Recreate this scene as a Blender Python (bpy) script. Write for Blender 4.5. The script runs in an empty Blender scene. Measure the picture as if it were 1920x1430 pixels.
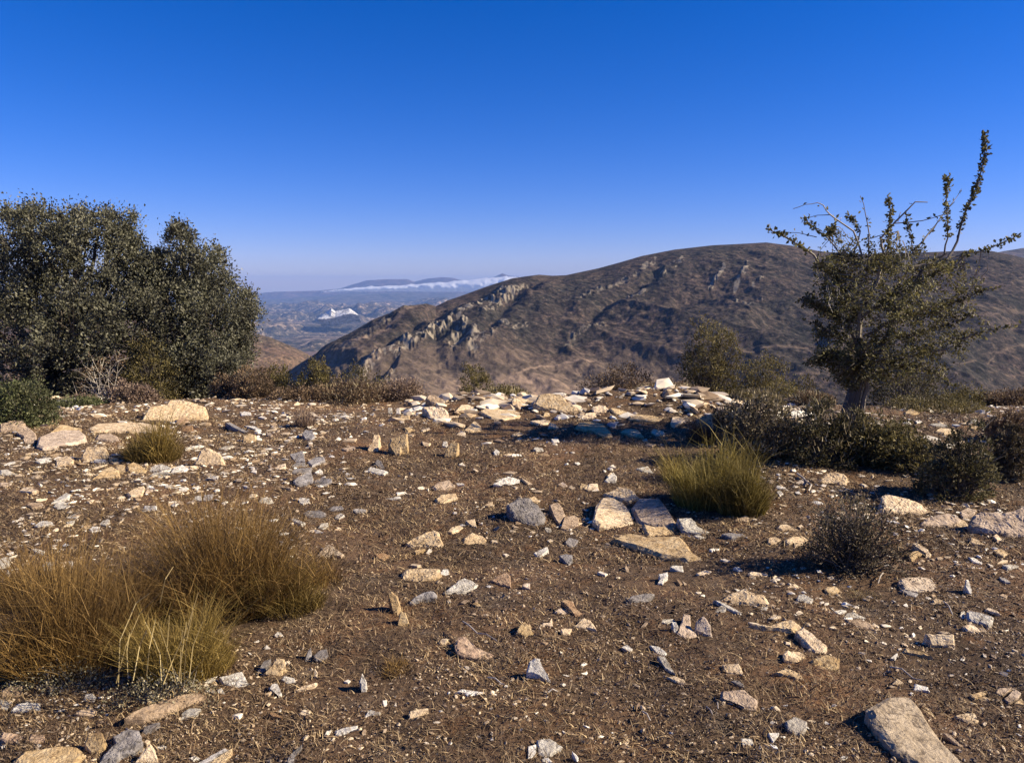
SKY_STR = 0.062; SKY_SAT = 1.38; HAZE_D = 5.4e-5; HAZE_COL = (0.27, 0.45, 0.9, 1); EXPO = 1.0
import bpy, bmesh, math, random
import numpy as np
from mathutils import Vector, noise

random.seed(7)
RNG = np.random.default_rng(11)
SC = bpy.context.scene
COL = SC.collection
W0, H0, F = 1920.0, 1430.0, 1478.0
CAM_H = 1.6
PITCH = math.radians(7.1)
CP, SP = math.cos(PITCH), math.sin(PITCH)

# ------------------------------------------------------------------ helpers
def ray(px, py):
    """direction (not unit, y about 1) of a point of the photograph"""
    a = (px - W0/2)/F
    b = (H0/2 - py)/F
    d = Vector((a, CP + b*SP, -SP + b*CP))
    return d / d.y

def hash2(i, j, seed):
    h = (i.astype(np.int64)*374761393 + j.astype(np.int64)*668265263 + seed*1442695041) & 0xFFFFFFFF
    h = ((h ^ (h >> 13))*1274126177) & 0xFFFFFFFF
    h = (h ^ (h >> 16)) & 0xFFFFFF
    return h/float(0xFFFFFF)

def vn(x, y, seed=0):
    xi = np.floor(x); yi = np.floor(y)
    fx = x-xi; fy = y-yi
    fx = fx*fx*fx*(fx*(fx*6-15)+10); fy = fy*fy*fy*(fy*(fy*6-15)+10)
    a = hash2(xi, yi, seed); b = hash2(xi+1, yi, seed)
    c = hash2(xi, yi+1, seed); d = hash2(xi+1, yi+1, seed)
    return (a*(1-fx)+b*fx)*(1-fy) + (c*(1-fx)+d*fx)*fy - 0.5

def fbm(x, y, seed=0, oct=4, gain=0.5):
    s = 0; a = 1.0; c, sn = math.cos(0.6), math.sin(0.6)
    for k in range(oct):
        s = s + a*vn(x, y, seed+k*17)
        x, y = (x*c - y*sn)*2.03, (x*sn + y*c)*2.03
        a *= gain
    return s

def sstep(a, b, x):
    t = np.clip((x-a)/(b-a), 0, 1)
    return t*t*(3-2*t)

def G(x, y):
    """height of the near ground"""
    x = np.asarray(x, float); y = np.asarray(y, float)
    z = 0.10*fbm(x*0.35+5, y*0.35, 3, 2) + 0.05*fbm(x*1.3, y*1.3, 9, 2)
    z = z + 0.16*np.exp(-((y-10.1)/0.75)**2)*sstep(-1.6, -0.4, x)*sstep(3.4, 2.2, x)*(1+0.8*vn(x*1.6, y*1.6, 4))
    e = 10.9 - 0.9*sstep(2.0, 5.5, x) + 0.35*vn(x*0.5, x*0+2.2, 5)
    d = np.maximum(y-e, 0)
    drop = np.minimum(0.16*d*d, 0.40*d + 0.02*d*0)
    drop = np.where(d > 1.25, 0.25 + 0.40*(d-1.25), 0.16*d*d)
    far = np.maximum(d-300, 0)
    drop = drop - 0.40*far + 0.06*far
    back = np.maximum(-y-25, 0)
    side = np.maximum(np.abs(x)-60-0.3*np.abs(y), 0)
    drop = drop + 0.25*np.minimum(back, 500) + 0.2*np.minimum(side, 400)
    return z - np.minimum(drop, 640)

def Gs(x, y):
    return float(G(np.array([x]), np.array([y]))[0])

def at(px, py, h=0.0):
    """point of the ground (raised by h) seen at a pixel"""
    d = ray(px, py); z = 0.0
    for _ in range(12):
        t = (z + h - CAM_H)/min(d.z, -0.02)
        z = 0.5*z + 0.5*Gs(d.x*t, d.y*t)
    t = (z + h - CAM_H)/min(d.z, -0.02)
    return Vector((d.x*t, d.y*t, z))

def at_depth(px, py, y):
    d = ray(px, py)
    return Vector((d.x*y, y, CAM_H + d.z*y))

def mesh_np(name, verts, quads=None, tris=None, mat=None, parent=None, smooth=False, loc=None, attr=None):
    verts = np.asarray(verts, np.float32).reshape(-1, 3)
    if loc is not None:
        verts = verts - np.array(loc, np.float32)
    me = bpy.data.meshes.new(name)
    nq = 0 if quads is None else len(quads)
    nt = 0 if tris is None else len(tris)
    li = []
    if nq: li.append(np.asarray(quads, np.int32).ravel())
    if nt: li.append(np.asarray(tris, np.int32).ravel())
    li = np.concatenate(li)
    tot = np.concatenate([np.full(nq, 4, np.int32), np.full(nt, 3, np.int32)])
    start = np.concatenate([[0], np.cumsum(tot)[:-1]]).astype(np.int32)
    me.vertices.add(len(verts)); me.vertices.foreach_set('co', verts.ravel())
    me.loops.add(len(li)); me.loops.foreach_set('vertex_index', li)
    me.polygons.add(nq+nt)
    me.polygons.foreach_set('loop_start', start)
    me.polygons.foreach_set('loop_total', tot)
    me.polygons.foreach_set('use_smooth', np.full(nq+nt, smooth, bool))
    me.update(calc_edges=True)
    for k, v in (attr or {}).items():
        a = me.attributes.new(k, 'FLOAT', 'POINT')
        a.data.foreach_set('value', np.asarray(v, np.float32).ravel())
    if mat: me.materials.append(mat)
    o = bpy.data.objects.new(name, me); COL.objects.link(o)
    if parent is not None: o.parent = parent
    elif loc is not None: o.location = loc
    return o

def tag(o, label=None, cat=None, group=None, kind=None):
    if label: o['label'] = label
    if cat: o['category'] = cat
    if group: o['group'] = group
    if kind: o['kind'] = kind
    return o

def empty(name, loc):
    o = bpy.data.objects.new(name, None); COL.objects.link(o)
    o.location = loc; o.empty_display_size = 0.1
    return o

def grid_faces(nx, ny):
    i = np.arange(nx-1)[:, None]; j = np.arange(ny-1)[None, :]
    a = (i*ny + j).ravel()
    return np.stack([a, a+ny, a+ny+1, a+1], 1)

# ------------------------------------------------------------------ materials
def new_mat(name):
    m = bpy.data.materials.new(name); m.use_nodes = True
    nt = m.node_tree; nt.nodes.clear()
    out = nt.nodes.new('ShaderNodeOutputMaterial')
    b = nt.nodes.new('ShaderNodeBsdfPrincipled')
    b.inputs['Roughness'].default_value = 0.9
    b.inputs['Specular IOR Level'].default_value = 0.2
    nt.links.new(b.outputs[0], out.inputs[0])
    return m, nt, b

def N(nt, t, **kw):
    n = nt.nodes.new(t)
    for k, v in kw.items():
        if k in n.inputs: n.inputs[k].default_value = v
        else: setattr(n, k, v)
    return n

def ramp(nt, fac, stops):
    r = nt.nodes.new('ShaderNodeValToRGB')
    while len(r.color_ramp.elements) < len(stops): r.color_ramp.elements.new(0.5)
    for e, (p, c) in zip(r.color_ramp.elements, stops):
        e.position = p; e.color = (*c, 1) if len(c) == 3 else c
    nt.links.new(fac, r.inputs[0])
    return r.outputs[0]

def mix(nt, fac, a, b, blend='MIX'):
    n = nt.nodes.new('ShaderNodeMix'); n.data_type = 'RGBA'; n.blend_type = blend
    for k, s in ((0, fac), (6, a), (7, b)):
        if hasattr(s, 'links') or hasattr(s, 'is_linked'): nt.links.new(s, n.inputs[k])
        elif k == 0: n.inputs[0].default_value = s
        else: n.inputs[k].default_value = (*s, 1)
    return n.outputs[2]

def noise_tex(nt, vec, scale, detail=4, rough=0.6, dist=0.0):
    n = N(nt, 'ShaderNodeTexNoise', Scale=scale, Detail=detail, Roughness=rough, Distortion=dist)
    if vec is not None: nt.links.new(vec, n.inputs['Vector'])
    return n.outputs['Fac']

def pos(nt):
    return nt.nodes.new('ShaderNodeNewGeometry').outputs['Position']

def scaled(nt, vec, s):
    m = nt.nodes.new('ShaderNodeMapping'); nt.links.new(vec, m.inputs[0])
    m.inputs['Scale'].default_value = s
    return m.outputs[0]

def bump(nt, b, h, strength, dist):
    n = N(nt, 'ShaderNodeBump', Strength=strength, Distance=dist)
    nt.links.new(h, n.inputs['Height']); nt.links.new(n.outputs[0], b.inputs['Normal'])
    return n

def stone_mat(name, lo, mid, hi, stain, stripe=0.0):
    m, nt, b = new_mat(name)
    p = pos(nt)
    f = noise_tex(nt, p, 14, 8, 0.68, 0.4)
    c = ramp(nt, f, [(0.28, lo), (0.45, mid), (0.62, hi)])
    # stains and lichen
    f2 = noise_tex(nt, p, 38, 3, 0.6, 0.8)
    s = ramp(nt, f2, [(0.54, (0, 0, 0)), (0.62, (1, 1, 1))])
    c = mix(nt, mix(nt, 0.75, (0, 0, 0), s), c, stain)
    f3 = noise_tex(nt, p, 5.5, 3, 0.6, 0.2)
    s3 = ramp(nt, f3, [(0.56, (0, 0, 0)), (0.72, (0.7, 0.7, 0.7))])
    c = mix(nt, s3, c, (mid[0]*0.62, mid[1]*0.58, mid[2]*0.58))
    oi = nt.nodes.new('ShaderNodeObjectInfo')
    v = N(nt, 'ShaderNodeMapRange'); nt.links.new(oi.outputs['Random'], v.inputs[0])
    v.inputs[3].default_value = 0.66; v.inputs[4].default_value = 1.03
    hs = nt.nodes.new('ShaderNodeHueSaturation'); nt.links.new(c, hs.inputs['Color']); nt.links.new(v.outputs[0], hs.inputs['Value'])
    v2 = N(nt, 'ShaderNodeMapRange'); nt.links.new(oi.outputs['Random'], v2.inputs[0])
    v2.inputs[3].default_value = 1.05; v2.inputs[4].default_value = 0.75
    nt.links.new(v2.outputs[0], hs.inputs['Saturation'])
    nt.links.new(hs.outputs[0], b.inputs['Base Color'])
    # cracks and bedding
    ps = scaled(nt, p, (9, 14, 60) if not stripe else (70, 18, 12))
    fb = noise_tex(nt, ps, 1.0, 5, 0.65, 0.6)
    fc = noise_tex(nt, p, 55, 6, 0.72)
    fa = mix(nt, 0.5, fb, fc)
    bump(nt, b, fa, 1.0, 0.022)
    return m

M = {}
M['tan'] = stone_mat('tan_stone', (0.34, 0.225, 0.105), (0.66, 0.46, 0.235), (0.80, 0.61, 0.36), (0.25, 0.155, 0.08))
M['white'] = stone_mat('white_stone', (0.30, 0.265, 0.21), (0.60, 0.54, 0.44), (0.78, 0.72, 0.60), (0.20, 0.15, 0.10))
M['grey'] = stone_mat('grey_stone', (0.13, 0.115, 0.105), (0.27, 0.24, 0.22), (0.42, 0.38, 0.35), (0.09, 0.075, 0.06))
M['pink'] = stone_mat('pink_stone', (0.26, 0.175, 0.11), (0.50, 0.36, 0.235), (0.64, 0.48, 0.33), (0.18, 0.12, 0.08))
M['ochre'] = stone_mat('ochre_stone', (0.20, 0.11, 0.055), (0.38, 0.22, 0.11), (0.52, 0.34, 0.18), (0.12, 0.07, 0.04))

def leaf_mat(name, c1, c2, c3, trans=0.25, rough=0.6):
    m, nt, b = new_mat(name)
    g = nt.nodes.new('ShaderNodeNewGeometry')
    c = ramp(nt, g.outputs['Random Per Island'], [(0.0, c1), (0.55, c2), (1.0, c3)])
    f = noise_tex(nt, g.outputs['Position'], 2.2, 2, 0.5)
    v = ramp(nt, f, [(0.35, (0.62, 0.60, 0.62)), (0.65, (1.3, 1.3, 1.25))])
    c = mix(nt, 1.0, c, v, 'MULTIPLY')
    nt.links.new(c, b.inputs['Base Color'])
    b.inputs['Roughness'].default_value = rough
    if trans:
        t = nt.nodes.new('ShaderNodeBsdfTranslucent'); nt.links.new(c, t.inputs['Color'])
        ms = N(nt, 'ShaderNodeMixShader'); ms.inputs[0].default_value = trans
        out = [n for n in nt.nodes if n.type == 'OUTPUT_MATERIAL'][0]
        nt.links.new(b.outputs[0], ms.inputs[1]); nt.links.new(t.outputs[0], ms.inputs[2])
        nt.links.new(ms.outputs[0], out.inputs[0])
    return m

M['oak_leaf'] = leaf_mat('oak_leaf', (0.050, 0.050, 0.031), (0.100, 0.098, 0.062), (0.20, 0.192, 0.132), 0.15, 0.5)
M['thorn_leaf'] = leaf_mat('thorn_leaf', (0.055, 0.052, 0.022), (0.125, 0.115, 0.045), (0.26, 0.23, 0.10), 0.3)
M['dark_leaf'] = leaf_mat('dark_leaf', (0.048, 0.043, 0.020), (0.095, 0.084, 0.038), (0.20, 0.17, 0.088), 0.25)
M['green_leaf'] = leaf_mat('green_leaf', (0.05, 0.06, 0.022), (0.10, 0.11, 0.045), (0.20, 0.20, 0.10), 0.2)
M['brown_leaf'] = leaf_mat('brown_leaf', (0.09, 0.06, 0.032), (0.17, 0.115, 0.07), (0.30, 0.21, 0.13), 0.2)
M['pink_leaf'] = leaf_mat('pink_leaf', (0.12, 0.08, 0.06), (0.23, 0.16, 0.115), (0.40, 0.30, 0.22), 0.2)
M['olive_leaf'] = leaf_mat('olive_leaf', (0.08, 0.068, 0.025), (0.15, 0.125, 0.045), (0.26, 0.21, 0.09), 0.25)
M['broom'] = leaf_mat('broom', (0.11, 0.075, 0.018), (0.20, 0.138, 0.036), (0.38, 0.27, 0.09), 0.25)
M['broom_brown'] = leaf_mat('broom_brown', (0.105, 0.060, 0.019), (0.205, 0.122, 0.037), (0.39, 0.25, 0.09), 0.25)
M['broom_bright'] = leaf_mat('broom_bright', (0.11, 0.085, 0.02), (0.225, 0.175, 0.042), (0.44, 0.35, 0.12), 0.3)
M['straw'] = leaf_mat('straw', (0.30, 0.22, 0.09), (0.48, 0.37, 0.17), (0.62, 0.52, 0.28), 0.2)
M['pale_tip'] = leaf_mat('pale_tip', (0.20, 0.16, 0.09), (0.38, 0.31, 0.18), (0.58, 0.50, 0.32), 0.1)
M['bark'] = leaf_mat('bark', (0.05, 0.042, 0.034), (0.09, 0.075, 0.06), (0.15, 0.125, 0.10), 0)
M['pale_bark'] = leaf_mat('pale_bark', (0.30, 0.26, 0.21), (0.42, 0.37, 0.31), (0.55, 0.5, 0.43), 0)
M['litter'] = leaf_mat('litter', (0.05, 0.032, 0.019), (0.165, 0.108, 0.06), (0.46, 0.34, 0.19), 0)
M['chips'] = leaf_mat('chips', (0.07, 0.045, 0.028), (0.20, 0.135, 0.085), (0.58, 0.47, 0.33), 0)
M['pale_green'] = leaf_mat('pale_green', (0.09, 0.08, 0.045), (0.19, 0.165, 0.10), (0.42, 0.36, 0.24), 0.1)
M['branch'] = leaf_mat('branch_bark', (0.14, 0.12, 0.095), (0.22, 0.19, 0.155), (0.34, 0.30, 0.25), 0)
M['brown'] = stone_mat('brown_stone', (0.22, 0.16, 0.095), (0.44, 0.33, 0.20), (0.58, 0.45, 0.29), (0.16, 0.11, 0.065))
M['twiggy'] = leaf_mat('twiggy_leaf', (0.055, 0.045, 0.024), (0.115, 0.092, 0.052), (0.26, 0.205, 0.13), 0.2)
# ------------------------------------------------------------------ stones
# one stone per entry: kind colour : outline, in quarter pixels of a tile of the photograph
# kinds: f flat slab, b block, u standing; colours: y tan, w white, g grey, p pink brown, o ochre; s banded
TILES = {'A0': (0, 735, 4), 'A1': (480, 735, 4), 'A2': (960, 735, 4), 'A3': (1440, 735, 4),
         'B0': (0, 965, 4), 'B1': (480, 965, 4), 'B2': (960, 965, 4), 'B3': (1440, 965, 4),
         'C0': (0, 1200, 4), 'C1': (480, 1200, 4), 'C2': (960, 1200, 4), 'C3': (1440, 1200, 4), 'X': (0, 0, 1)}
STONES = {
'A0': '''dy 1060,205 1110,110 1240,90 1270,50 1330,48 1450,70 1540,105 1550,165 1470,185 1340,195 1270,220
dp -10,235 40,215 100,197 175,200 200,250 195,285 120,300 -10,300
bp 120,300 200,255 265,300 275,340 260,380 180,375 170,330
fp 275,395 285,330 370,300 470,280 600,280 640,310 650,350 540,385 430,405 320,412
fy 380,290 440,240 490,240 560,260 630,275 620,300 500,280
fy 650,270 720,235 900,222 1080,225 1180,245 1190,300 1000,300 800,290 690,300
fp 715,345 740,310 830,305 880,325 900,365 800,360
dy 600,505 620,440 650,400 760,400 800,420 790,470 700,500 640,520
by 415,530 420,495 500,470 550,500 540,530 480,540 425,560
by 690,645 770,575 840,550 890,580 905,630 820,650 760,635
by 865,570 870,540 930,540 960,600 900,600
by 945,545 1000,520 1050,540 1100,580 1090,605 970,600
by 810,510 840,480 890,495 880,530 830,530
fw 1110,590 1120,560 1210,535 1290,560 1280,590 1200,590
fw 1280,600 1300,560 1370,540 1415,570 1390,590 1310,610
fw 1115,625 1150,600 1270,590 1280,605 1180,610 1130,632
uy 1450,545 1475,500 1500,430 1540,408 1600,430 1650,460 1675,500 1670,550 1560,555
fw 700,520 710,500 790,500 800,520 760,535
fw 265,515 290,495 385,488 390,515 300,525
bg 330,100 400,55 480,40 570,38 572,75 500,75 400,100
fw 285,150 310,135 380,140 390,155 330,160
by 370,215 410,195 435,210 430,230 380,235
bw 520,220 545,205 560,225 540,232
fw 1230,700 1260,688 1330,700 1335,725 1240,710
fw 1340,735 1345,712 1400,708 1420,720 1390,738
fw 1440,810 1460,778 1510,770 1510,810
fg 1520,805 1530,770 1600,762 1590,800 1550,812
fw 1395,830 1420,815 1470,815 1440,830
fy 950,750 1000,720 1080,700 1090,720 1060,770 980,780
fp 1090,750 1100,705 1160,700 1150,740
fw 380,830 430,790 500,750 530,760 510,790 440,815
fw 400,850 430,820 480,815 535,850 500,870 430,870
fp 195,835 240,822 320,825 345,860 240,862
fy 135,740 170,715 240,715 290,730 240,745
fp 0,700 0,675 60,675 90,690 40,708
uw 1060,900 1080,850 1130,850 1170,850 1180,885 1130,900 1110,890
fw 1390,415 1450,400 1520,392 1540,400 1450,415
fw 1640,420 1680,405 1750,395 1760,405 1700,430
fw 1800,425 1810,408 1850,420 1845,437
by 1820,375 1830,325 1880,310 1920,320 1915,360 1860,380
fg 1690,225 1720,222 1860,295 1840,305 1740,260
fw 1830,250 1900,250 1960,275 1920,280
fw 1800,160 1830,142 1880,150 1885,172 1810,170
bo 1320,225 1345,185 1400,185 1415,215 1380,240 1330,235
bo 1340,290 1370,260 1440,240 1450,290 1400,300
fw 1550,635 1580,622 1640,625 1630,640 1570,645
fw 1640,605 1670,592 1720,605 1680,612
fw 490,640 510,628 520,665 500,655
fw 0,580 60,575 100,600 160,620 60,615 0,610
fw 20,545 60,525 110,515 120,525 60,545
fw 195,910 230,898 300,900 240,918
fw 1880,595 1900,578 1925,585 1920,605
fw 620,585 650,570 680,580 640,592''',
'A1': '''dy 1245,110 1330,98 1400,105 1440,140 1445,180 1400,205 1300,205 1280,150
fy 1670,140 1740,105 1830,115 1920,130 1990,150 1990,180 1850,205 1760,190
dp 1270,50 1290,15 1340,15 1400,45 1450,75 1400,100 1340,90
by 1560,285 1640,210 1680,245 1700,285 1620,295
by 1500,320 1540,285 1570,300 1575,335 1510,335
uy 835,450 845,405 870,375 885,315 930,318 915,440
uy 990,400 1010,345 1080,320 1100,310 1135,310 1130,400 1090,420 1080,470 1040,475 1040,410
uy 1410,485 1420,430 1460,380 1520,380 1515,430 1500,470 1450,490
uw 1395,400 1405,370 1435,370 1430,415
by 1240,365 1270,372 1310,380 1295,400 1260,405
fy 1110,265 1150,258 1190,285 1140,292
fy 1230,285 1300,262 1305,275 1250,292
fg 250,465 350,435 370,520 290,520
fg 380,520 440,485 510,480 520,510 420,550
fg 250,600 290,570 420,560 410,590 300,615
fg 280,660 310,630 410,590 430,640 430,700 330,700 290,685
fg 430,660 500,640 570,645 570,670 500,700 430,710
fg 270,550 300,525 370,525 370,550
bw 440,600 480,570 500,590 500,610 460,620
by 125,570 170,545 220,530 225,555 160,585 135,590
bg 345,310 370,280 420,285 440,330 410,360 370,350
fw 830,590 850,555 920,570 990,590 960,612 900,608
bg 890,530 910,500 940,515 965,570 930,570 910,550
bp 1320,705 1370,665 1450,655 1490,690 1500,730 1420,730 1350,730
by 1340,800 1380,765 1500,755 1515,790 1460,805 1400,830 1375,830
bw 20,815 40,785 110,785 135,825 80,835 30,830
bw 310,800 330,785 400,795 400,820 350,838 330,830
fw 960,800 1010,788 1080,775 1090,790 1020,800
fw 1050,750 1120,745 1130,752 1060,758
bw 1715,845 1775,815 1780,850 1740,850
fw 1495,680 1550,678 1565,690 1510,695
bw 1780,680 1850,640 1900,625 1990,650 1985,680 1900,690 1840,690
fy 1850,600 1900,588 1960,595 1930,608
fg 340,910 380,885 480,880 530,900 520,925 400,930
bg 520,875 580,850 640,845 665,870 620,890 550,890
bg 720,880 770,865 830,880 830,905 760,905
fp 120,705 200,700 285,715 260,722
fw 1780,360 1810,345 1870,365 1840,370
bw 1780,445 1800,425 1825,440 1820,465 1790,470
fy 1520,540 1550,525 1575,555
by 1070,195 1090,170 1150,170 1150,205 1080,205
uw 990,160 990,115 1020,115 1020,165
uw 1050,160 1055,120 1080,118 1080,165
bw 875,185 890,155 900,185
fw 780,210 820,200 850,215 790,220
fp 590,360 620,335 640,345 620,360
fp 650,360 700,345 760,345 740,362
fw 395,170 430,150 465,180 430,180
fw 15,185 45,175 80,190 60,198
fw 100,240 140,225 170,245 130,258
fy 75,320 105,297 125,320 110,330
fw 185,310 215,300 255,300 240,318
bw 0,350 20,330 45,350 20,368
fp 640,420 700,405 750,405 745,428 680,430
fw 1140,320 1170,310 1200,320 1170,330
fw 1860,470 1890,455 1930,465 1910,480
by 1500,130 1540,90 1610,90 1650,120 1600,135
fw 1550,140 1580,120 1660,125 1640,142
fps 1740,70 1790,50 1900,55 1960,70 1950,110 1850,95
bw 1675,35 1700,12 1725,20 1720,35''',
'A2': '''dy 160,80 200,10 280,-2 360,10 420,70 480,110 500,140 400,150 300,130 200,110
bp 370,20 410,22 485,100 480,115 440,95
by 0,110 0,40 40,30 100,45 160,50 150,90 60,100
by 235,180 245,150 280,150 290,185
by 500,200 560,150 640,150 640,200 560,205
dy 610,150 600,115 650,90 700,95 730,130 700,155
by 730,115 800,120 860,140 870,175 800,170 760,150
fy 870,150 980,150 1110,155 1170,200 1100,210 960,200 880,190
fy 1190,225 1200,185 1280,175 1360,210 1300,220 1220,235
ups 1370,210 1430,180 1550,145 1580,210 1590,270 1500,280 1450,260 1390,240
fy 460,270 500,225 620,215 690,240 740,290 760,330 680,330 600,290
fy 800,300 850,270 940,275 990,325 900,325
by 1040,290 1060,270 1140,290 1150,320 1070,325
by 270,270 285,225 330,240 360,275
fy 140,210 250,205 300,215 260,240 190,235
fw 160,425 170,410 230,418 240,440 180,437
fy 0,310 60,295 90,315 40,325 0,325
fw 0,480 0,462 70,465 80,478
fw 960,575 1010,565 1030,580 980,585
bp 340,690 380,670 420,700 380,715
bp 420,715 440,695 480,715 450,725
by 600,740 630,700 650,735
by 540,720 570,690 600,700 580,740
by 710,630 740,600 780,620 760,645
fw 975,355 1010,345 1020,365 985,370
fw 990,395 1020,380 1080,390 1050,405
fw 70,640 110,660 150,685 120,690
fg 700,240 740,220 790,230 780,255 730,258''',
'A3': '''dy 385,655 440,605 500,592 570,605 605,640 595,680 540,690 480,670 400,685
bw 65,745 90,732 115,760 90,780
bw 250,655 270,635 288,655
bw 310,660 340,650 345,672 320,678
dy 840,880 850,780 890,750 950,760 1120,800 1180,850 1250,895 1200,915 1000,910 900,900
fw 800,210 850,215 880,240 850,250 820,235
fw 1100,215 1130,205 1160,220 1120,230
fy 1250,290 1290,265 1400,275 1420,300 1320,305
fw 1480,215 1560,200 1610,225 1500,230
fy 1500,260 1560,245 1600,265 1540,278
fw 1090,290 1120,275 1160,290 1130,305
fw 1120,330 1200,320 1300,345 1200,350
fw 1090,370 1120,358 1130,375
fw 1120,400 1150,392 1220,395 1150,408
fw 1050,430 1120,420 1160,440 1100,450
fw 1110,470 1135,450 1160,470 1135,485
fy 1020,150 1070,120 1140,150 1080,165 1030,160
fw 1000,290 1040,285 1070,300 1020,305
fw 1680,330 1700,318 1730,330
fw 1200,240 1290,225 1350,250 1260,258''',
'B0': '''fw 130,40 150,15 185,15 165,40
fw 255,75 310,40 390,45 400,62 330,75 280,80
fw 495,50 560,40 540,70 520,85 505,70
fw 670,105 690,85 750,85 745,115 690,125
bw 735,70 770,40 820,30 825,50 790,75
fw 390,120 420,95 440,98 410,122
fw 230,250 270,250 335,268 330,285 270,280
bw -10,400 -10,330 40,310 75,320 60,380 20,400
bw 0,490 20,470 60,410 80,430 40,490 20,515
bw 310,385 330,350 400,345 410,390 370,420 330,430
by 430,400 450,350 500,345 500,395
bw 503,370 512,340 545,345 550,400 520,395
fw 100,430 120,418 155,430 130,440
fw 490,20 520,5 560,-10 600,0 570,20
fw 370,190 420,180 460,180 430,190
fw 160,118 180,106 200,118''',
'B1': '''fw 240,25 280,20 370,55 340,72 290,50
fw 590,25 600,0 640,-15 665,0 620,30
bw 465,95 490,60 540,55 545,80 500,112
bys 440,315 500,240 550,210 600,245 660,290 640,310 560,300 480,320
by 1110,215 1180,165 1270,120 1330,100 1370,120 1385,170 1410,215 1370,240 1280,235 1180,240
by 1550,215 1560,170 1620,125 1700,150 1730,180 1720,205 1640,205 1580,220
by 1570,40 1640,28 1655,90 1620,80
fy 1440,120 1460,90 1530,75 1555,90 1520,115 1470,130
fy 1760,195 1770,185 1810,190 1810,208
fy 1185,270 1210,258 1270,250 1270,265 1200,285
fy 1275,285 1300,250 1320,260 1295,292
by 1085,480 1090,430 1130,395 1250,390 1380,395 1385,430 1330,470 1230,495 1120,502
bw 1380,440 1400,405 1440,405 1450,440 1420,460
bw 1400,575 1460,530 1520,480 1570,462 1665,510 1650,545 1560,580 1490,575 1420,580
bg 1140,660 1180,610 1250,575 1320,562 1355,585 1350,615 1250,630 1160,672
uy 990,585 1020,570 1060,610 1085,680 1060,740 1035,745 1005,670
uy 1060,840 1075,750 1090,722 1120,730 1150,815 1100,835
bo 1755,495 1810,450 1880,425 1905,450 1910,540 1850,520
fy 1535,655 1560,635 1600,635 1605,650 1560,660
fy 1615,665 1650,645 1700,685 1650,680
fw 1620,735 1640,730 1665,755 1655,770 1630,758
bw 135,900 160,870 190,880 210,910 170,935
fw 1850,290 1880,288 1900,300 1870,305
fw 1670,60 1700,55 1700,68
fw 1150,375 1170,362 1240,372 1210,385
bo 890,290 960,280 1000,300 960,340 910,320
fw 1430,640 1460,648 1440,655''',
'B2': '''bw 245,115 250,92 285,95 300,120 275,135
fw 160,285 200,260 265,235 275,260 210,312 185,310
bg 395,205 430,165 500,185 470,235 430,235
bg 355,300 400,290 450,295 455,340 425,375 390,345
fw 175,155 190,140 205,160
fw 130,130 150,118 180,125 150,138
fg 640,425 660,418 720,440 700,450 670,440
bp 75,530 90,510 135,510 135,555 110,545
bp 320,720 360,690 450,720 440,745 380,745
bo 370,640 400,625 450,640 480,690 530,740 540,770 480,770 450,720 410,680
by 455,835 540,765 590,785 640,860 560,845
by 365,860 380,845 450,850 430,888 380,885
by 30,880 50,830 95,795 130,830 165,890 90,900
by 200,830 230,810 290,800 300,770 305,830 250,828 210,840
bw 1090,510 1110,480 1100,440 1165,425 1170,450 1140,480 1130,520
fw 1185,390 1200,375 1280,378 1290,430 1240,415
fw 845,395 855,375 875,400 880,430 860,425
fw 1230,480 1250,482 1280,515 1260,520
fw 1275,490 1310,515 1290,520
fy 1380,435 1450,410 1500,420 1480,440 1400,450
by 1560,630 1620,585 1700,555 1740,538 1800,590 1820,615 1850,590 1890,585 1925,640 1930,670 1850,670 1700,660 1620,660
bw 1520,740 1530,700 1590,665 1610,690 1600,720 1550,740
fw 1510,630 1580,650 1730,735 1720,742 1620,700
bg 870,630 900,600 1040,580 1070,585 1040,620 1020,640 900,645
bw 1120,800 1130,780 1210,775 1220,795 1160,810
bp 1240,880 1270,800 1290,730 1340,740 1340,830 1390,900 1300,930
up 1370,860 1380,800 1440,755 1490,830 1500,910 1470,910 1430,890
uw 1200,800 1230,800 1250,840 1235,900 1215,880
fg 1570,140 1620,130 1740,140 1750,155 1650,165
bp 1660,40 1700,20 1770,15 1780,50 1720,45
fw 1480,255 1500,248 1560,250 1550,262 1500,270
by 1770,430 1800,415 1860,430 1920,440 1920,460 1850,455 1790,450
fw 1560,330 1600,325 1640,345 1590,345
fw 1660,390 1700,385 1740,430 1700,420
fw 1360,150 1400,150 1460,170 1400,175
fw 1090,290 1120,285 1155,305 1120,318
fw 970,835 1000,800 1025,800 1000,830
fw 550,570 565,575 575,605
fw 260,190 290,178 310,190 280,200
fw 1770,800 1830,805 1880,825 1800,812
fw 1855,695 1880,685 1920,690 1910,712 1870,710''',
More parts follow.
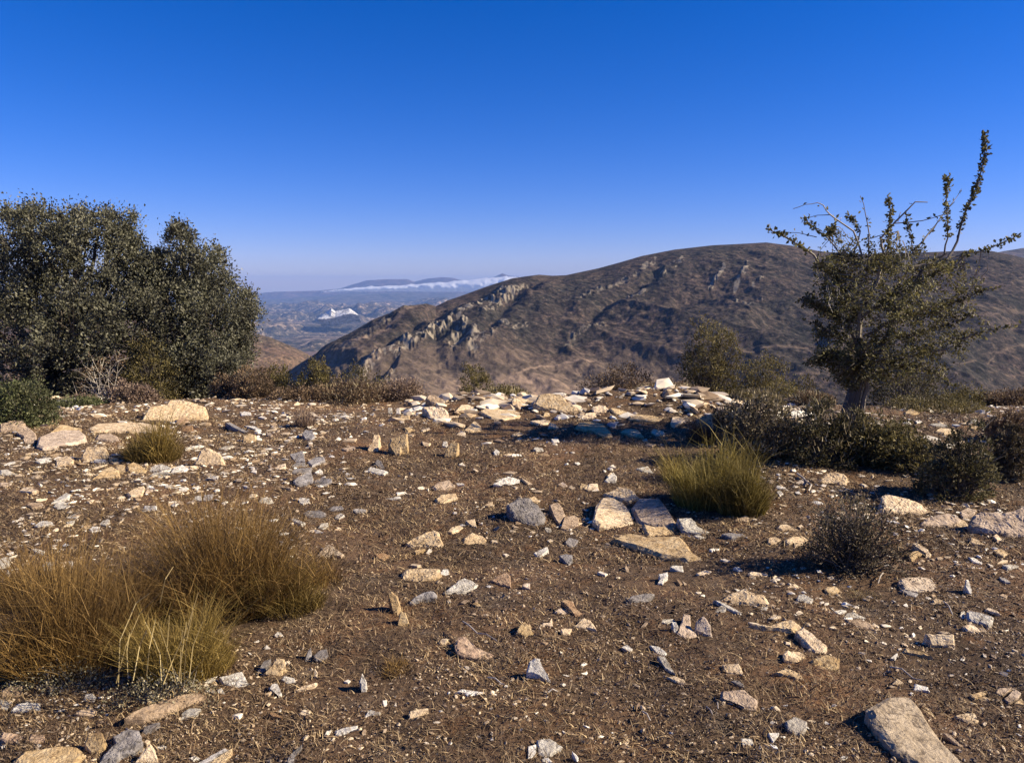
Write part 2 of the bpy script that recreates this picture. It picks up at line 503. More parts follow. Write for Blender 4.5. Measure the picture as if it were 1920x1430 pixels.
'B3': '''by 70,95 90,65 150,65 210,110 150,110 110,112
by 0,205 0,170 50,160 100,180 70,210 20,215
by 130,185 170,160 220,155 260,150 300,180 290,220 250,240 200,240 190,210 160,210
by 310,290 330,260 350,280 375,290 370,318 330,310
fw 225,85 250,70 265,85 245,100
by 1085,210 1110,205 1200,255 1225,290 1215,325 1185,320 1190,290 1130,250
by 1060,300 1080,270 1150,265 1180,290 1110,310 1100,345 1075,345
bps 980,480 1010,455 1180,458 1240,480 1300,565 1240,565 1120,560 1030,545
fg 990,555 1050,560 1130,590 1110,610 1040,590
by 1230,635 1260,615 1370,660 1300,665 1250,665
uw 1480,530 1490,485 1510,490 1530,560 1530,605 1510,590
fw 1735,600 1760,588 1800,605 1790,625
bw 1495,770 1490,720 1520,710 1640,740 1695,760 1690,800 1660,832 1600,810 1540,790
bw 1440,755 1450,715 1478,720 1485,775 1460,775
fy 1625,705 1650,690 1720,715 1740,740 1690,730
by 1460,830 1510,812 1560,830 1610,880 1620,900 1550,885 1490,860
bw 210,630 230,590 270,590 340,625 320,662 240,655
by 135,545 170,520 200,505 230,525 285,560 230,555 190,540
fp 570,778 700,775 770,800 800,848 700,840 620,820
bw 570,760 600,725 640,720 700,750 740,768 650,768
fw 500,720 550,708 590,715 560,740 520,735
by 425,560 440,535 500,530 540,555 520,575 460,585
fy 460,840 490,825 530,835 525,855 490,848
by 1520,205 1520,165 1570,180 1640,230 1580,225
fy 1680,260 1730,250 1800,265 1830,285 1770,300 1710,280
fw 1500,312 1560,320 1630,355 1600,362 1540,345
fw 1640,360 1690,380 1670,382
fw 1760,370 1830,370 1890,380 1870,395 1800,390
fw 1720,360 1760,335 1800,338 1760,350
fw 1730,460 1780,470 1820,500 1780,500 1745,485
fw 1865,230 1900,222 1920,235 1890,242
bw 1080,890 1090,880 1105,895 1090,903
fw 1690,430 1720,425 1705,448
fw 1810,450 1850,460 1830,475
by 20,755 50,740 100,760 60,785 10,775''',
'C0': '''fy 95,885 160,825 300,800 480,770 600,785 640,850 600,900 560,960 120,960
uy 630,780 660,700 760,690 785,740 775,800 740,840 680,850
bg 735,925 790,830 860,760 845,715 960,650 1030,660 1060,710 1060,760 1000,820 900,850 860,925
uy 1000,925 1060,850 1125,775 1160,830 1195,925
bg 1062,690 1080,640 1200,610 1140,660 1090,700
fp 930,560 1010,510 1180,450 1330,400 1480,370 1590,400 1480,450 1350,480 1220,540 1080,565
bw 1335,585 1370,530 1430,500 1505,505 1480,540 1400,575 1350,595
bw 1640,270 1760,235 1810,225 1865,320 1820,350 1740,345 1660,320
bw 1505,320 1570,260 1635,290 1560,315
by 1075,370 1130,370 1210,370 1240,445 1180,450 1100,470 1085,420
bw 80,520 120,470 200,455 300,465 305,525 200,525
bw 0,510 0,440 40,440 80,480 50,515
bp 10,420 10,370 60,340 170,335 160,400 60,420
bw 625,440 640,400 690,395 720,420 700,460 660,465
bp 555,545 600,515 690,500 730,520 700,565 620,560
bg 1470,925 1560,870 1690,800 1720,810 1620,870 1540,925
by 1560,925 1640,860 1740,805 1740,830 1670,925
fw 1170,800 1220,780 1260,795 1230,815
bw 1630,370 1660,355 1690,400 1640,410
bw 1530,385 1550,345 1610,370 1620,395
bo 0,730 20,680 120,690 190,720 180,780 60,770
bo 210,760 230,700 330,700 340,750 260,775
fw 1740,560 1790,540 1820,545 1790,570
by 1080,760 1100,740 1125,750 1100,775
bw 1340,900 1390,875 1400,890
bw 1420,880 1460,860 1500,880 1450,900''',
'C1': '''uy 50,255 100,200 150,130 210,140 220,190 190,240 150,270
bg 0,250 60,150 110,135 60,230
bw 190,290 210,262 290,280 295,310 230,315
bg 430,110 480,70 530,60 545,110 490,150 450,150
ug 370,140 390,80 410,50 415,100 390,140
uw 435,270 440,210 460,240 455,275
uw 775,310 795,245 830,310 825,375 790,380 790,330
uw 550,270 575,225 570,265
bw 100,360 120,320 160,320 195,400 170,420 150,370
fw 60,400 130,370 150,378 90,405
by 290,380 340,340 460,312 440,335 360,365
by 320,550 350,515 410,520 400,555 370,565
bo 90,540 130,535 200,570 190,580 120,570
bw 805,575 850,512 935,535 925,550 850,560 825,582
by 1150,580 1150,525 1290,505 1295,525 1200,570
bw 590,710 595,670 650,650 760,632 755,660 680,690 620,720
bw 510,715 530,675 570,670 550,700
bg 230,925 240,870 300,810 345,775 340,800 290,880 285,925
uw 950,450 980,445 975,500 960,500
uw 1035,490 1050,465 1055,495
bw 1490,385 1540,360 1600,370 1735,390 1640,415 1580,420 1550,385
fw 1225,145 1240,130 1245,150
fy 660,305 690,290 710,300 690,315
bg 50,60 80,30 110,60 80,68''',
'C2': '''uw 110,240 130,160 175,130 210,135 170,170 165,220 290,300 270,305 150,250
bw 820,50 860,30 905,60 885,85
bw 1030,30 1100,40 1165,90 1150,112 1090,102
bw 1090,112 1150,119 1190,190 1225,250 1150,210
fy 1160,270 1220,262 1290,290 1310,325 1240,310
by 1575,175 1700,168 1735,240 1640,250 1600,240
bg 1640,300 1700,295 1740,330 1735,350 1680,330
bp 1560,430 1570,375 1740,360 1780,400 1840,440 1830,510 1750,510 1670,450
fw 1590,455 1650,455 1665,478 1610,478
bw 185,740 280,725 380,790 330,820 290,860 240,870 200,840
bw 120,790 180,775 180,860 120,880
bw 220,885 270,875 320,925 225,925
uw 450,830 475,850 500,880 490,910
bw 60,810 70,780 95,790 90,815
fw 910,320 960,340 950,350 915,340
bw 1720,730 1800,735 1815,780 1760,785 1725,775
fw 1700,600 1720,605 1740,655
fw 220,15 240,5 270,15 250,28
fw 590,0 640,-5 650,10 620,15
fw 1040,205 1060,200 1065,218''',
'C3': '''fn 740,500 800,460 900,400 1060,405 1150,500 1290,710 1420,860 1500,960 1180,960 950,800 880,720 800,620 760,540
by 45,235 120,200 200,215 250,250 290,300 220,290 150,260
bw 130,600 200,565 290,600 300,640 270,690 200,690 150,660
bw 0,690 85,690 40,765
fy 10,775 60,785 80,812 40,805
fy 1395,560 1440,545 1550,538 1600,620 1500,610
by 1000,85 1020,55 1150,80 1240,120 1150,110
bw 920,130 970,90 980,120 950,140
bp 1705,390 1730,350 1830,350 1790,400 1740,415
bp 1770,440 1850,360 1900,390 1870,440 1810,465
by 1850,470 1900,430 1930,480
by 1515,405 1640,375 1650,395 1550,435
by 1575,435 1620,415 1675,435 1665,452 1600,450
fy 1800,560 1830,550 1860,560 1850,575
bw 1090,370 1100,320 1200,345 1215,385 1150,370
uy 930,330 970,285 1020,320 970,340
fw 530,890 560,860 600,870 570,895
bp 1310,690 1350,690 1470,800 1440,800
fy 1650,175 1680,185 1675,198''',
'X': '''dg 950,945 972,930 995,932 1010,945 1022,965 1020,975 1005,985 985,978 962,968
by 990,933 1003,929 1012,939 1006,946
bp 1030,945 1045,940 1055,950 1060,964 1050,985 1040,970
fp 1052,988 1058,967 1078,965 1086,970 1085,985 1070,992
fy 1112,972 1118,945 1130,930 1145,930 1166,938 1182,955 1193,984 1160,988 1125,984
fp 1183,950 1198,932 1235,932 1248,945 1266,975 1267,985 1235,985 1215,984 1198,978
fy 1145,1008 1175,998 1208,1004 1275,1003 1285,1012 1300,1035 1318,1046 1290,1048 1240,1040 1200,1025
fy 1204,981 1225,986 1266,987 1268,1001 1215,1002
by 1130,925 1160,910 1185,915 1198,932 1180,940 1150,930
bw 1270,970 1295,968 1310,985 1335,1000 1325,1005 1298,995 1280,990
bw 1133,900 1150,885 1157,892 1155,905 1140,905
fw 1193,877 1215,873 1225,885 1205,882
bw 1143,873 1150,870 1156,878
by 1100,918 1104,906 1120,905 1124,920
by 1085,918 1090,905 1101,908 1098,918
dp 1720,985 1740,965 1780,958 1808,972 1796,984 1760,988
dp 1820,985 1823,965 1840,955 1880,960 1930,945 1930,1000 1890,1005 1850,995
by 1790,983 1806,972 1817,985 1800,990
bp 1800,957 1815,950 1832,955 1823,968 1805,970
fy 1862,1004 1868,1000 1883,1013 1870,1012
by 1400,1170 1440,1172 1475,1160 1490,1158 1503,1170 1490,1182 1470,1180
by 1491,1184 1505,1172 1535,1195 1553,1210 1550,1222 1530,1222 1510,1205
by 1520,1235 1550,1225 1575,1232 1573,1250 1545,1258 1525,1252
by 1468,1225 1475,1218 1500,1220 1512,1228 1495,1240 1472,1235
uy 1735,1188 1790,1188 1792,1208 1778,1213 1745,1210
bo 852,1205 860,1192 872,1190 895,1212 932,1228 915,1236 870,1228 858,1222
uy 822,1205 828,1197 840,1197 834,1210'''}

def stone_geo(poly, kind, seed, fine):
    """verts, tris of a stone seen as this outline: its own depth, height and thickness"""
    r = random.Random(seed)
    ymax = max(p[1] for p in poly); ymin = min(p[1] for p in poly)
    xb = sum(p[0] for p in poly)/len(poly)
    base = at(xb, ymax)
    D = base.y
    wpx = max(p[0] for p in poly) - min(p[0] for p in poly)
    size = wpx/F*D
    hgt = (ymax-ymin)/F*D
    tilt = {'f': r.uniform(1, 4.5), 'b': r.uniform(8, 17), 'd': r.uniform(26, 34), 'u': r.uniform(50, 64)}[kind]
    lift = {'f': 0.07, 'b': 0.05, 'd': 0.05, 'u': 0.03}[kind]*min(size, 0.30) + 0.004
    if kind == 'f' and hgt > 0.5*size: tilt += 4
    t = math.radians(tilt)
    roll = math.radians(r.uniform(-7, 12))
    n = Vector((math.sin(roll), -math.sin(t), math.cos(t)))
    P0 = base + Vector((0, 0, lift))
    cam = Vector((0, 0, CAM_H))
    top = []
    for (px, py) in poly:
        d = ray(px, py)
        s = (P0-cam).dot(n)/d.dot(n)
        if s < 0 or s > D*1.8: s = D*1.2
        top.append(cam + d*s)
    # clear orientation
    c = sum(top, Vector())/len(top)
    area = sum(top[i].x*top[(i+1) % len(top)].y - top[(i+1) % len(top)].x*top[i].y for i in range(len(top)))
    if area < 0: top = top[::-1]
    nn = len(top)
    L = max(size, hgt)
    ch = min(0.06*L, 0.02)
    ring0 = [v + (c-v).normalized()*min(ch*1.3, (c-v).length*0.25) for v in top]
    ring1 = [v - n*ch*0.8 for v in top]
    thick = {'f': 0.15, 'b': 0.45, 'd': 0.6, 'u': 0.55}[kind]
    ring2 = []
    for v in top:
        g = Gs(v.x, v.y)
        h = max(v.z-g, 0)
        out = (v-c); out.z = 0
        q = Vector((v.x, v.y, 0)) + out*0.05 + Vector((0, thick*h, 0))
        q.z = min(g, Gs(q.x, q.y)) - 0.035
        ring2.append(q)
    bm = bmesh.new()
    R = [[bm.verts.new(v) for v in ring] for ring in (ring0, ring1, ring2)]
    bm.faces.new(R[0])
    for a, b in ((R[0], R[1]), (R[1], R[2])):
        for i in range(nn):
            j = (i+1) % nn
            bm.faces.new((a[i], b[i], b[j], a[j]))
    bmesh.ops.triangulate(bm, faces=bm.faces[:])
    lim = L/fine
    for _ in range(5):
        es = [e for e in bm.edges if e.calc_length() > lim]
        if not es: break
        bmesh.ops.subdivide_edges(bm, edges=es, cuts=1)
        bmesh.ops.triangulate(bm, faces=[f for f in bm.faces if len(f.verts) > 3])
    off = Vector((r.uniform(-50, 50), r.uniform(-50, 50), r.uniform(-50, 50)))
    La = min(L, 0.32)
    k1 = 2.2/L; k2 = 6.5/L; k3 = 16.0/L
    amp = {'f': 0.5, 'b': 1.0, 'd': 1.1, 'u': 1.0}[kind]
    for v in bm.verts:
        p = v.co
        q = p*1.0 + off*L
        d1 = noise.noise_vector(q*k1)*0.020*La*amp
        d2 = noise.noise_vector(q*k2)*0.024*La*amp
        rd = (1-abs(noise.noise(q*k3)))**3
        d3 = n*(-0.020*La*rd*amp)
        dd = d1+d2+d3
        dd.y *= 0.6
        v.co = p + dd
    bmesh.ops.triangulate(bm, faces=bm.faces[:])
    bm.verts.index_update()
    V = np.array([v.co[:] for v in bm.verts], np.float32)
    T = np.array([[v.index for v in f.verts] for f in bm.faces], np.int32)
    bm.free()
    return V, T, base, size, hgt

CN = {'n': 'brown', 'y': 'tan', 'w': 'white', 'g': 'grey', 'p': 'pink', 'o': 'ochre'}
CW = {'n': 'brown', 'y': 'tan', 'w': 'whitish', 'g': 'grey', 'p': 'pinkish', 'o': 'rusty'}
KW = {'f': 'flat', 'b': 'blocky', 'd': 'rounded', 'u': 'upright'}
all_stones = []
for tk, txt in STONES.items():
    ox, oy, s = TILES[tk]
    for line in txt.split('\n'):
        w = line.split()
        poly = [(ox + float(a.split(',')[0])/s, oy + float(a.split(',')[1])/s) for a in w[1:]]
        A = abs(sum(poly[i][0]*poly[(i+1) % len(poly)][1] - poly[(i+1) % len(poly)][0]*poly[i][1] for i in range(len(poly))))/2
        cx = sum(p[0] for p in poly)/len(poly); cy = sum(p[1] for p in poly)/len(poly)
        all_stones.append(dict(code=w[0], poly=poly, A=A, cx=cx, cy=cy))
all_stones.sort(key=lambda s: -s['A'])
N_IND = 292

# landmarks that labels refer to: (phrase, x, y, own label or None when it is a plant)
LM = [
 ('the small tussock near the oaks', 278, 835, None),
 ('the big tan boulder at the back', 325, 768, 'biggest tan boulder at the back, before the pinkish dry shrub'),
 ('the pointed cream stone', 391, 859, 'pointed cream stone standing right of the small tussock near the oaks'),
 ('the grey slate cluster', 578, 895, 'pale ribbed slate slab, front left piece of the grey slate cluster'),
 ('the dark banded stone', 577, 815, 'dark banded round stone below the small dry tuft'),
 ('the two-lobed ochre block', 747, 832, 'ochre two-lobed upright block, right one of a standing pair'),
 ('the ridge boulder', 1040, 750, 'biggest layered boulder on the skyline of the stony ridge'),
 ('the rounded ridge rock', 816, 772, 'rounded ochre rock at the left end of the stony ridge'),
 ('the striped upright rock', 1330, 790, 'striped upright rock beside the dark bushes, behind the bright tussock'),
 ('the bright tussock', 1345, 900, None),
 ('the thorny tree', 1590, 800, None),
 ('the knobbly cream rock', 1562, 897, 'knobbly cream rock under the dark bushes below the thorny tree'),
 ('the large right-hand boulder', 1870, 975, 'large pinkish boulder cut by the right edge of the picture'),
 ('the low dark bush', 1610, 1030, None),
 ('the broad fallen slab', 1240, 1022, 'broad fallen slab with a long point to the right, lowest of its group'),
 ('the mossy grey boulder', 985, 955, 'rough mossy grey boulder left of the broken slab group'),
 ('the triangular cream rock', 800, 1010, 'large triangular cream rock lying in the middle of the brown turf'),
 ('the long golden stone', 790, 1075, 'long rounded golden stone in the middle of the turf'),
 ('the brown quarter-round stone', 940, 1085, 'rusty brown quarter-round stone right of the long golden stone'),
 ('the taller twin standing stone', 738, 1130, 'taller twin standing stone casting a shadow to the left'),
 ('the rusty rock with a twig', 882, 1215, 'rusty rock with a dark hollow below, twig leaning on it'),
 ('the layered yellow rock', 1400, 1120, 'layered yellow rock with two humps on the right slope'),
 ('the forked white stone', 1002, 1252, 'forked white stone with a thin arm pointing right'),
 ('the white wedge stone', 1233, 1217, 'white wedge stone above a thinner cream one, open turf around'),
 ('the ridged yellow outcrop', 1525, 1200, 'ridged yellow outcrop running down towards the right'),
 ('the huge tilted slab', 1700, 1365, 'huge tilted brown slab, largest stone at the bottom right'),
 ('the ribbed yellow block', 1765, 1200, 'ribbed yellow block standing on the right slope'),
 ('the whitish oblong stone', 1840, 1158, 'whitish oblong stone on the right slope'),
 ('the long pinkish slab', 315, 1318, 'long narrow pinkish slab in front of the pale stalks'),
 ('the large grass clump', 300, 1150, None),
 ('the cream bottom slab', 90, 1415, 'large smooth cream slab at the bottom left corner'),
 ('the dark slate', 228, 1390, 'dark curved slate at the bottom left beside the cream slab'),
 ('the cracked white stone', 1027, 1395, 'cracked white stone at the bottom edge of the picture'),
 ('the toothed yellow stone', 514, 1252, 'toothed yellow stone right of the large grass clump'),
]
def find_lm_stones():
    used = {}
    for i, (ph, x, y, own) in enumerate(LM):
        if own is None: continue
        best = min((s for s in all_stones[:N_IND] if id(s) not in used), key=lambda s: math.hypot(s['cx']-x, s['cy']-y) - 0.004*s['A'])
        used[id(best)] = i
    return used
lm_of = find_lm_stones()
ORD = ['nearest', 'second nearest', 'third nearest', 'fourth nearest', 'fifth nearest', 'sixth nearest', 'seventh nearest', 'eighth nearest', 'ninth nearest', 'tenth nearest', 'eleventh nearest', 'twelfth nearest', 'thirteenth nearest', 'fourteenth nearest', 'fifteenth nearest', 'sixteenth nearest']
buckets = {}
for s in all_stones[:N_IND]:
    if id(s) in lm_of:
        s['label'] = LM[lm_of[id(s)]][3]; continue
    best = min(range(len(LM)), key=lambda i: math.hypot(s['cx']-LM[i][1], (s['cy']-LM[i][2])*1.6))
    dx = s['cx']-LM[best][1]; dy = (s['cy']-LM[best][2])*1.6
    dr = ('right of' if dx > 0 else 'left of') if abs(dx) > abs(dy) else ('in front of' if dy > 0 else 'behind')
    buckets.setdefault((best, dr), []).append((math.hypot(dx, dy), s))
for (b, dr), lst in buckets.items():
    lst.sort(key=lambda t: t[0])
    for k, (d, s) in enumerate(lst):
        sz = 'large ' if s['A'] > 900 else ('' if s['A'] > 220 else 'small ')
        s['label'] = sz + CW[s['code'][1]] + ' ' + KW[s['code'][0]] + ' stone, ' + ORD[min(k, 15)] + ' ' + dr + ' ' + LM[b][0]

stone_rest_V, stone_rest_T, nv_rest = [], [], 0
M_striped = stone_mat('banded_stone', (0.22, 0.14, 0.08), (0.50, 0.36, 0.22), (0.66, 0.52, 0.34), (0.14, 0.09, 0.06), 1.0)
for i, s in enumerate(all_stones):
    kind, colr = s['code'][0], s['code'][1]
    fine = 26 if s['A'] > 2500 else 16 if s['A'] > 500 else 10 if s['A'] > 150 else 7
    V, T, base, size, hgt = stone_geo(s['poly'], kind, i*13+5, fine)
    if i < N_IND:
        nm = 'boulder' if size > 0.55 and kind != 'f' else ('stone_slab' if kind == 'f' and size > 0.3 else 'stone')
        o = mesh_np(nm, V, tris=T, mat=M_striped if 's' in s['code'] else M[CN[colr]], loc=base)
        s['size'] = size
        tag(o, s['label'], {'boulder': 'boulder', 'stone_slab': 'slab', 'stone': 'stone'}[nm], 'stones lying on the turf')
    else:
        stone_rest_V.append(V); stone_rest_T.append(T+nv_rest); nv_rest += len(V)
# ------------------------------------------------------------------ near ground, one sheet out to the horizon
def axis(a, b, step, lo, hi, grow=1.22):
    c = list(np.arange(a, b+1e-6, step))
    s = step; x = b; right = []
    while x < hi:
        s *= grow; x = min(x+s, hi); right.append(x)
    s = step; x = a; left = []
    while x > lo:
        s *= grow; x = max(x-s, lo); left.append(x)
    return np.array(left[::-1] + c + right)

gx = axis(-8.5, 8.5, 0.03, -17500, 17500)
gy = axis(1.9, 13.5, 0.03, -2500, 17500)
GX, GY = np.meshgrid(gx, gy, indexing='ij')
gz = G(GX, GY)
nearm = np.clip(1 - (np.hypot(GX, GY)-14)/6, 0, 1)
gz = gz + nearm*(0.016*fbm(GX*7, GY*7, 21, 3) + 0.010*fbm(GX*24, GY*24, 31, 2))
m, nt, b = new_mat('dry_turf')
p = pos(nt)
f1 = noise_tex(nt, p, 1.1, 5, 0.6, 0.3)
f2 = noise_tex(nt, p, 45, 6, 0.75)
f3 = noise_tex(nt, p, 9, 5, 0.7, 0.5)
c1 = ramp(nt, f3, [(0.32, (0.064, 0.040, 0.026)), (0.5, (0.158, 0.098, 0.061)), (0.66, (0.255, 0.163, 0.103))])
c2 = ramp(nt, f2, [(0.38, (0.03, 0.020, 0.013)), (0.5, (0.125, 0.082, 0.049)), (0.60, (0.23, 0.155, 0.09)), (0.70, (0.42, 0.29, 0.16))])
c = mix(nt, 0.6, c1, c2)
big = ramp(nt, f1, [(0.33, (0.62, 0.64, 0.68)), (0.5, (0.95, 0.93, 0.92)), (0.66, (1.35, 1.2, 1.1))])
c = mix(nt, 1.0, c, big, 'MULTIPLY')
f4 = noise_tex(nt, p, 2.6, 6, 0.75, 0.8)
c = mix(nt, ramp(nt, f4, [(0.52, (0, 0, 0)), (0.66, (0.55, 0.55, 0.55))]), c, (0.24, 0.115, 0.045))
f5 = noise_tex(nt, scaled(nt, p, (1, 1.6, 1)), 3.4, 6, 0.75, 0.5)
c = mix(nt, ramp(nt, f5, [(0.54, (0, 0, 0)), (0.68, (0.6, 0.6, 0.6))]), c, (0.24, 0.19, 0.14))
vt = N(nt, 'ShaderNodeTexVoronoi', Scale=26.0); nt.links.new(p, vt.inputs['Vector'])
sp = ramp(nt, vt.outputs['Distance'], [(0.10, (1, 1, 1)), (0.17, (0, 0, 0))])
pick = ramp(nt, noise_tex(nt, p, 4.0, 3, 0.6), [(0.52, (0, 0, 0)), (0.6, (0.8, 0.8, 0.8))])
sp = mix(nt, 1.0, sp, pick, 'MULTIPLY')
c = mix(nt, sp, c, (0.46, 0.38, 0.28))
nt.links.new(c, b.inputs['Base Color'])
hb = mix(nt, 0.6, f3, f2)
bump(nt, b, hb, 1.0, 0.06)
M['turf'] = m
g = mesh_np('ground', np.stack([GX, GY, gz], -1), quads=grid_faces(len(gx), len(gy)), mat=m, smooth=True)
tag(g, 'brown stony dry turf of the hilltop', kind='structure')

# ------------------------------------------------------------------ scattered gravel, small stones, litter
def ico():
    t = (1+5**0.5)/2
    v = np.array([(-1,t,0),(1,t,0),(-1,-t,0),(1,-t,0),(0,-1,t),(0,1,t),(0,-1,-t),(0,1,-t),(t,0,-1),(t,0,1),(-t,0,-1),(-t,0,1)], float)
    v /= np.linalg.norm(v[0])
    f = np.array([(0,11,5),(0,5,1),(0,1,7),(0,7,10),(0,10,11),(1,5,9),(5,11,4),(11,10,2),(10,7,6),(7,1,8),(3,9,4),(3,4,2),(3,2,6),(3,6,8),(3,8,9),(4,9,5),(2,4,11),(6,2,10),(8,6,7),(9,8,1)])
    return v, f
IV, IF = ico()

def rot_z(V, a):
    c, s = np.cos(a)[:, None], np.sin(a)[:, None]
    return np.stack([V[..., 0]*c - V[..., 1]*s, V[..., 0]*s + V[..., 1]*c, V[..., 2]], -1)

def chips(P, S, flat, rng, jitter=0.3):
    n = len(P)
    V = IV[None] * (1 + rng.normal(0, jitter, (n, 12, 1)))
    sc = np.stack([S*rng.uniform(0.7, 1.4, n), S*rng.uniform(0.45, 0.9, n), S*flat*rng.uniform(0.5, 1.3, n)], -1)
    V = V*sc[:, None, :]
    tl = rng.normal(0, 0.35, n)[:, None]
    V = np.stack([V[..., 0], V[..., 1]*np.cos(tl)-V[..., 2]*np.sin(tl), V[..., 1]*np.sin(tl)+V[..., 2]*np.cos(tl)], -1)
    V = rot_z(V, rng.uniform(0, 6.28, n))
    V = V + P[:, None, :]
    T = IF[None] + (np.arange(n)*12)[:, None, None]
    return V.reshape(-1, 3), T.reshape(-1, 3)

def zground(x, y):
    return G(x, y) + 0.016*fbm(x*7, y*7, 21, 3) + 0.010*fbm(x*24, y*24, 31, 2)

def scatter_points(n, rng, ymin=2.2, ymax=11.5, pw=1.0):
    u = rng.random(n)
    a = pw
    if a == 1: y = ymin*(ymax/ymin)**u
    else: y = (ymin**(1-a) + u*(ymax**(1-a)-ymin**(1-a)))**(1/(1-a))
    x = rng.uniform(-1, 1, n)*(0.70*y+1.7)
    return x, y

rg = np.random.default_rng(3)
x, y = scatter_points(230000, rg, pw=1.15)
dens = fbm(x*1.7, y*1.7, 77, 3)
k = dens > rg.uniform(-0.45, 0.75, len(x)); x, y = x[k], y[k]
S = np.clip(rg.lognormal(-5.6, 0.42, len(x)), 0.002, 0.02)*(0.75+y*0.10)
P = np.stack([x, y, zground(x, y)+S*0.2], -1)
V, T = chips(P, S, 0.6, rg)
o = mesh_np('gravel', V, tris=T, mat=M['chips']); tag(o, 'fine gravel and crumbs strewn over the brown turf', kind='stuff')
# small stones
x, y = scatter_points(52000, rg, ymin=2.5, ymax=11.3, pw=0.5)
left = sstep(0, -0.25, x/y)*sstep(4.8, 7, y)
ridge = sstep(8.6, 9.6, y)
dens = fbm(x*1.3+9, y*1.3, 99, 3) + 0.28*left + 0.12*ridge - 0.1 + 0.18*sstep(0.3, 0.5, x/y)
cen = sstep(0.34, 0.15, np.abs(x/y-0.03))*sstep(8.6, 7.4, y)
k = dens + 0.14*left - 0.16*cen - 0.05*sstep(5, 3.4, y) > rg.uniform(-0.3, 1.0, len(x)); x, y = x[k], y[k]
S = np.clip(rg.lognormal(-4.4, 0.6, len(x)), 0.004, 0.07)*(0.6+y*0.085)
S = np.minimum(S, 0.010+0.008*np.maximum(y-2.5, 0))
P = np.stack([x, y, zground(x, y)+S*0.12], -1)
V, T = chips(P, S, 0.26, rg, 0.26)
M['small_stone'] = leaf_mat('small_stone', (0.28, 0.19, 0.11), (0.56, 0.45, 0.31), (0.84, 0.80, 0.70), 0)
stone_rest_V.append(V); stone_rest_T.append(T+nv_rest); nv_rest += len(V)
n_ = 1000; x = rg.uniform(-1.5, 3.9, n_); y = rg.normal(9.95, 0.55, n_)
k = (y < 11.2) & (fbm(x*1.2, y*1.2, 123, 3) > rg.uniform(-0.5, 0.4, n_)); x, y = x[k], y[k]
S = np.clip(rg.lognormal(-2.85, 0.5, len(x)), 0.02, 0.17)
V, T = chips(np.stack([x, y, zground(x, y)+S*0.1], -1), S, 0.30, rg, 0.2)
stone_rest_V.append(V); stone_rest_T.append(T+nv_rest)
o = mesh_np('small_stones', np.concatenate(stone_rest_V), tris=np.concatenate(stone_rest_T), mat=M['small_stone'])
tag(o, 'countless small pale stones strewn over the turf', kind='stuff')

def blades(P, H, lean, width, rng, az=None, curve=0.5, seg=3, zjit=0.0):
    """curved thin ribbons rooted at P; lean = final horizontal reach over height"""
    n = len(P)
    if az is None: az = rng.uniform(0, 6.283, n)
    d = np.stack([np.cos(az), np.sin(az), np.zeros(n)], -1)
    fa = rng.uniform(0, 6.283, n)
    wv = np.stack([np.cos(fa), np.sin(fa), np.zeros(n)], -1)
    ks = np.linspace(0, 1, seg+1)
    pts = []
    for t in ks:
        horiz = lean*H*((1-curve)*t + curve*t*t)
        vert = H*(t - 0.28*curve*np.minimum(lean, 1.5)*t*t)
        pts.append(P + d*horiz[:, None] + np.array([0, 0, 1.0])*vert[:, None])
    V = []
    for i, t in enumerate(ks):
        w = width*(1-0.75*t)*0.5
        V.append(pts[i] - wv*w[:, None]); V.append(pts[i] + wv*w[:, None])
    V = np.stack(V, 1)  # n, 2(seg+1), 3
    q = []
    for i in range(seg):
        q.append([2*i, 2*i+1, 2*i+3, 2*i+2])
    Q = np.array(q)[None] + (np.arange(n)*2*(seg+1))[:, None, None]
    return V.reshape(-1, 3), Q.reshape(-1, 4)

x, y = scatter_points(340000, rg, ymin=2.2, ymax=9.5, pw=1.25)
dens = fbm(x*2.1+3, y*2.1, 55, 3)
k = dens > rg.uniform(-0.6, 0.5, len(x)); x, y = x[k], y[k]
P = np.stack([x, y, zground(x, y)-0.002], -1)
H = rg.uniform(0.006, 0.028, len(x))*(0.8+y*0.06)
V, Q = blades(P, H, rg.uniform(0.2, 2.6, len(x)), rg.uniform(0.002, 0.006, len(x))*(0.6+y*0.16), rg, seg=2)
x, y = scatter_points(120000, rg, ymin=4.5, ymax=11, pw=1.0)
dens = fbm(x*1.6+3, y*1.6, 57, 3); k = dens > rg.uniform(-0.5, 0.5, len(x)); x, y = x[k], y[k]
P = np.stack([x, y, zground(x, y)-0.002], -1)
V2, Q2 = blades(P, rg.uniform(0.008, 0.035, len(x)), rg.uniform(0.3, 3.0, len(x)), np.full(len(x), 0.0075), rg, seg=2)
Q = np.concatenate([Q, Q2+len(V)]); V = np.concatenate([V, V2])
o = mesh_np('dry_grass', V, quads=Q, mat=M['litter']); tag(o, 'short dead brown grass and twiglets on the ground', kind='stuff')

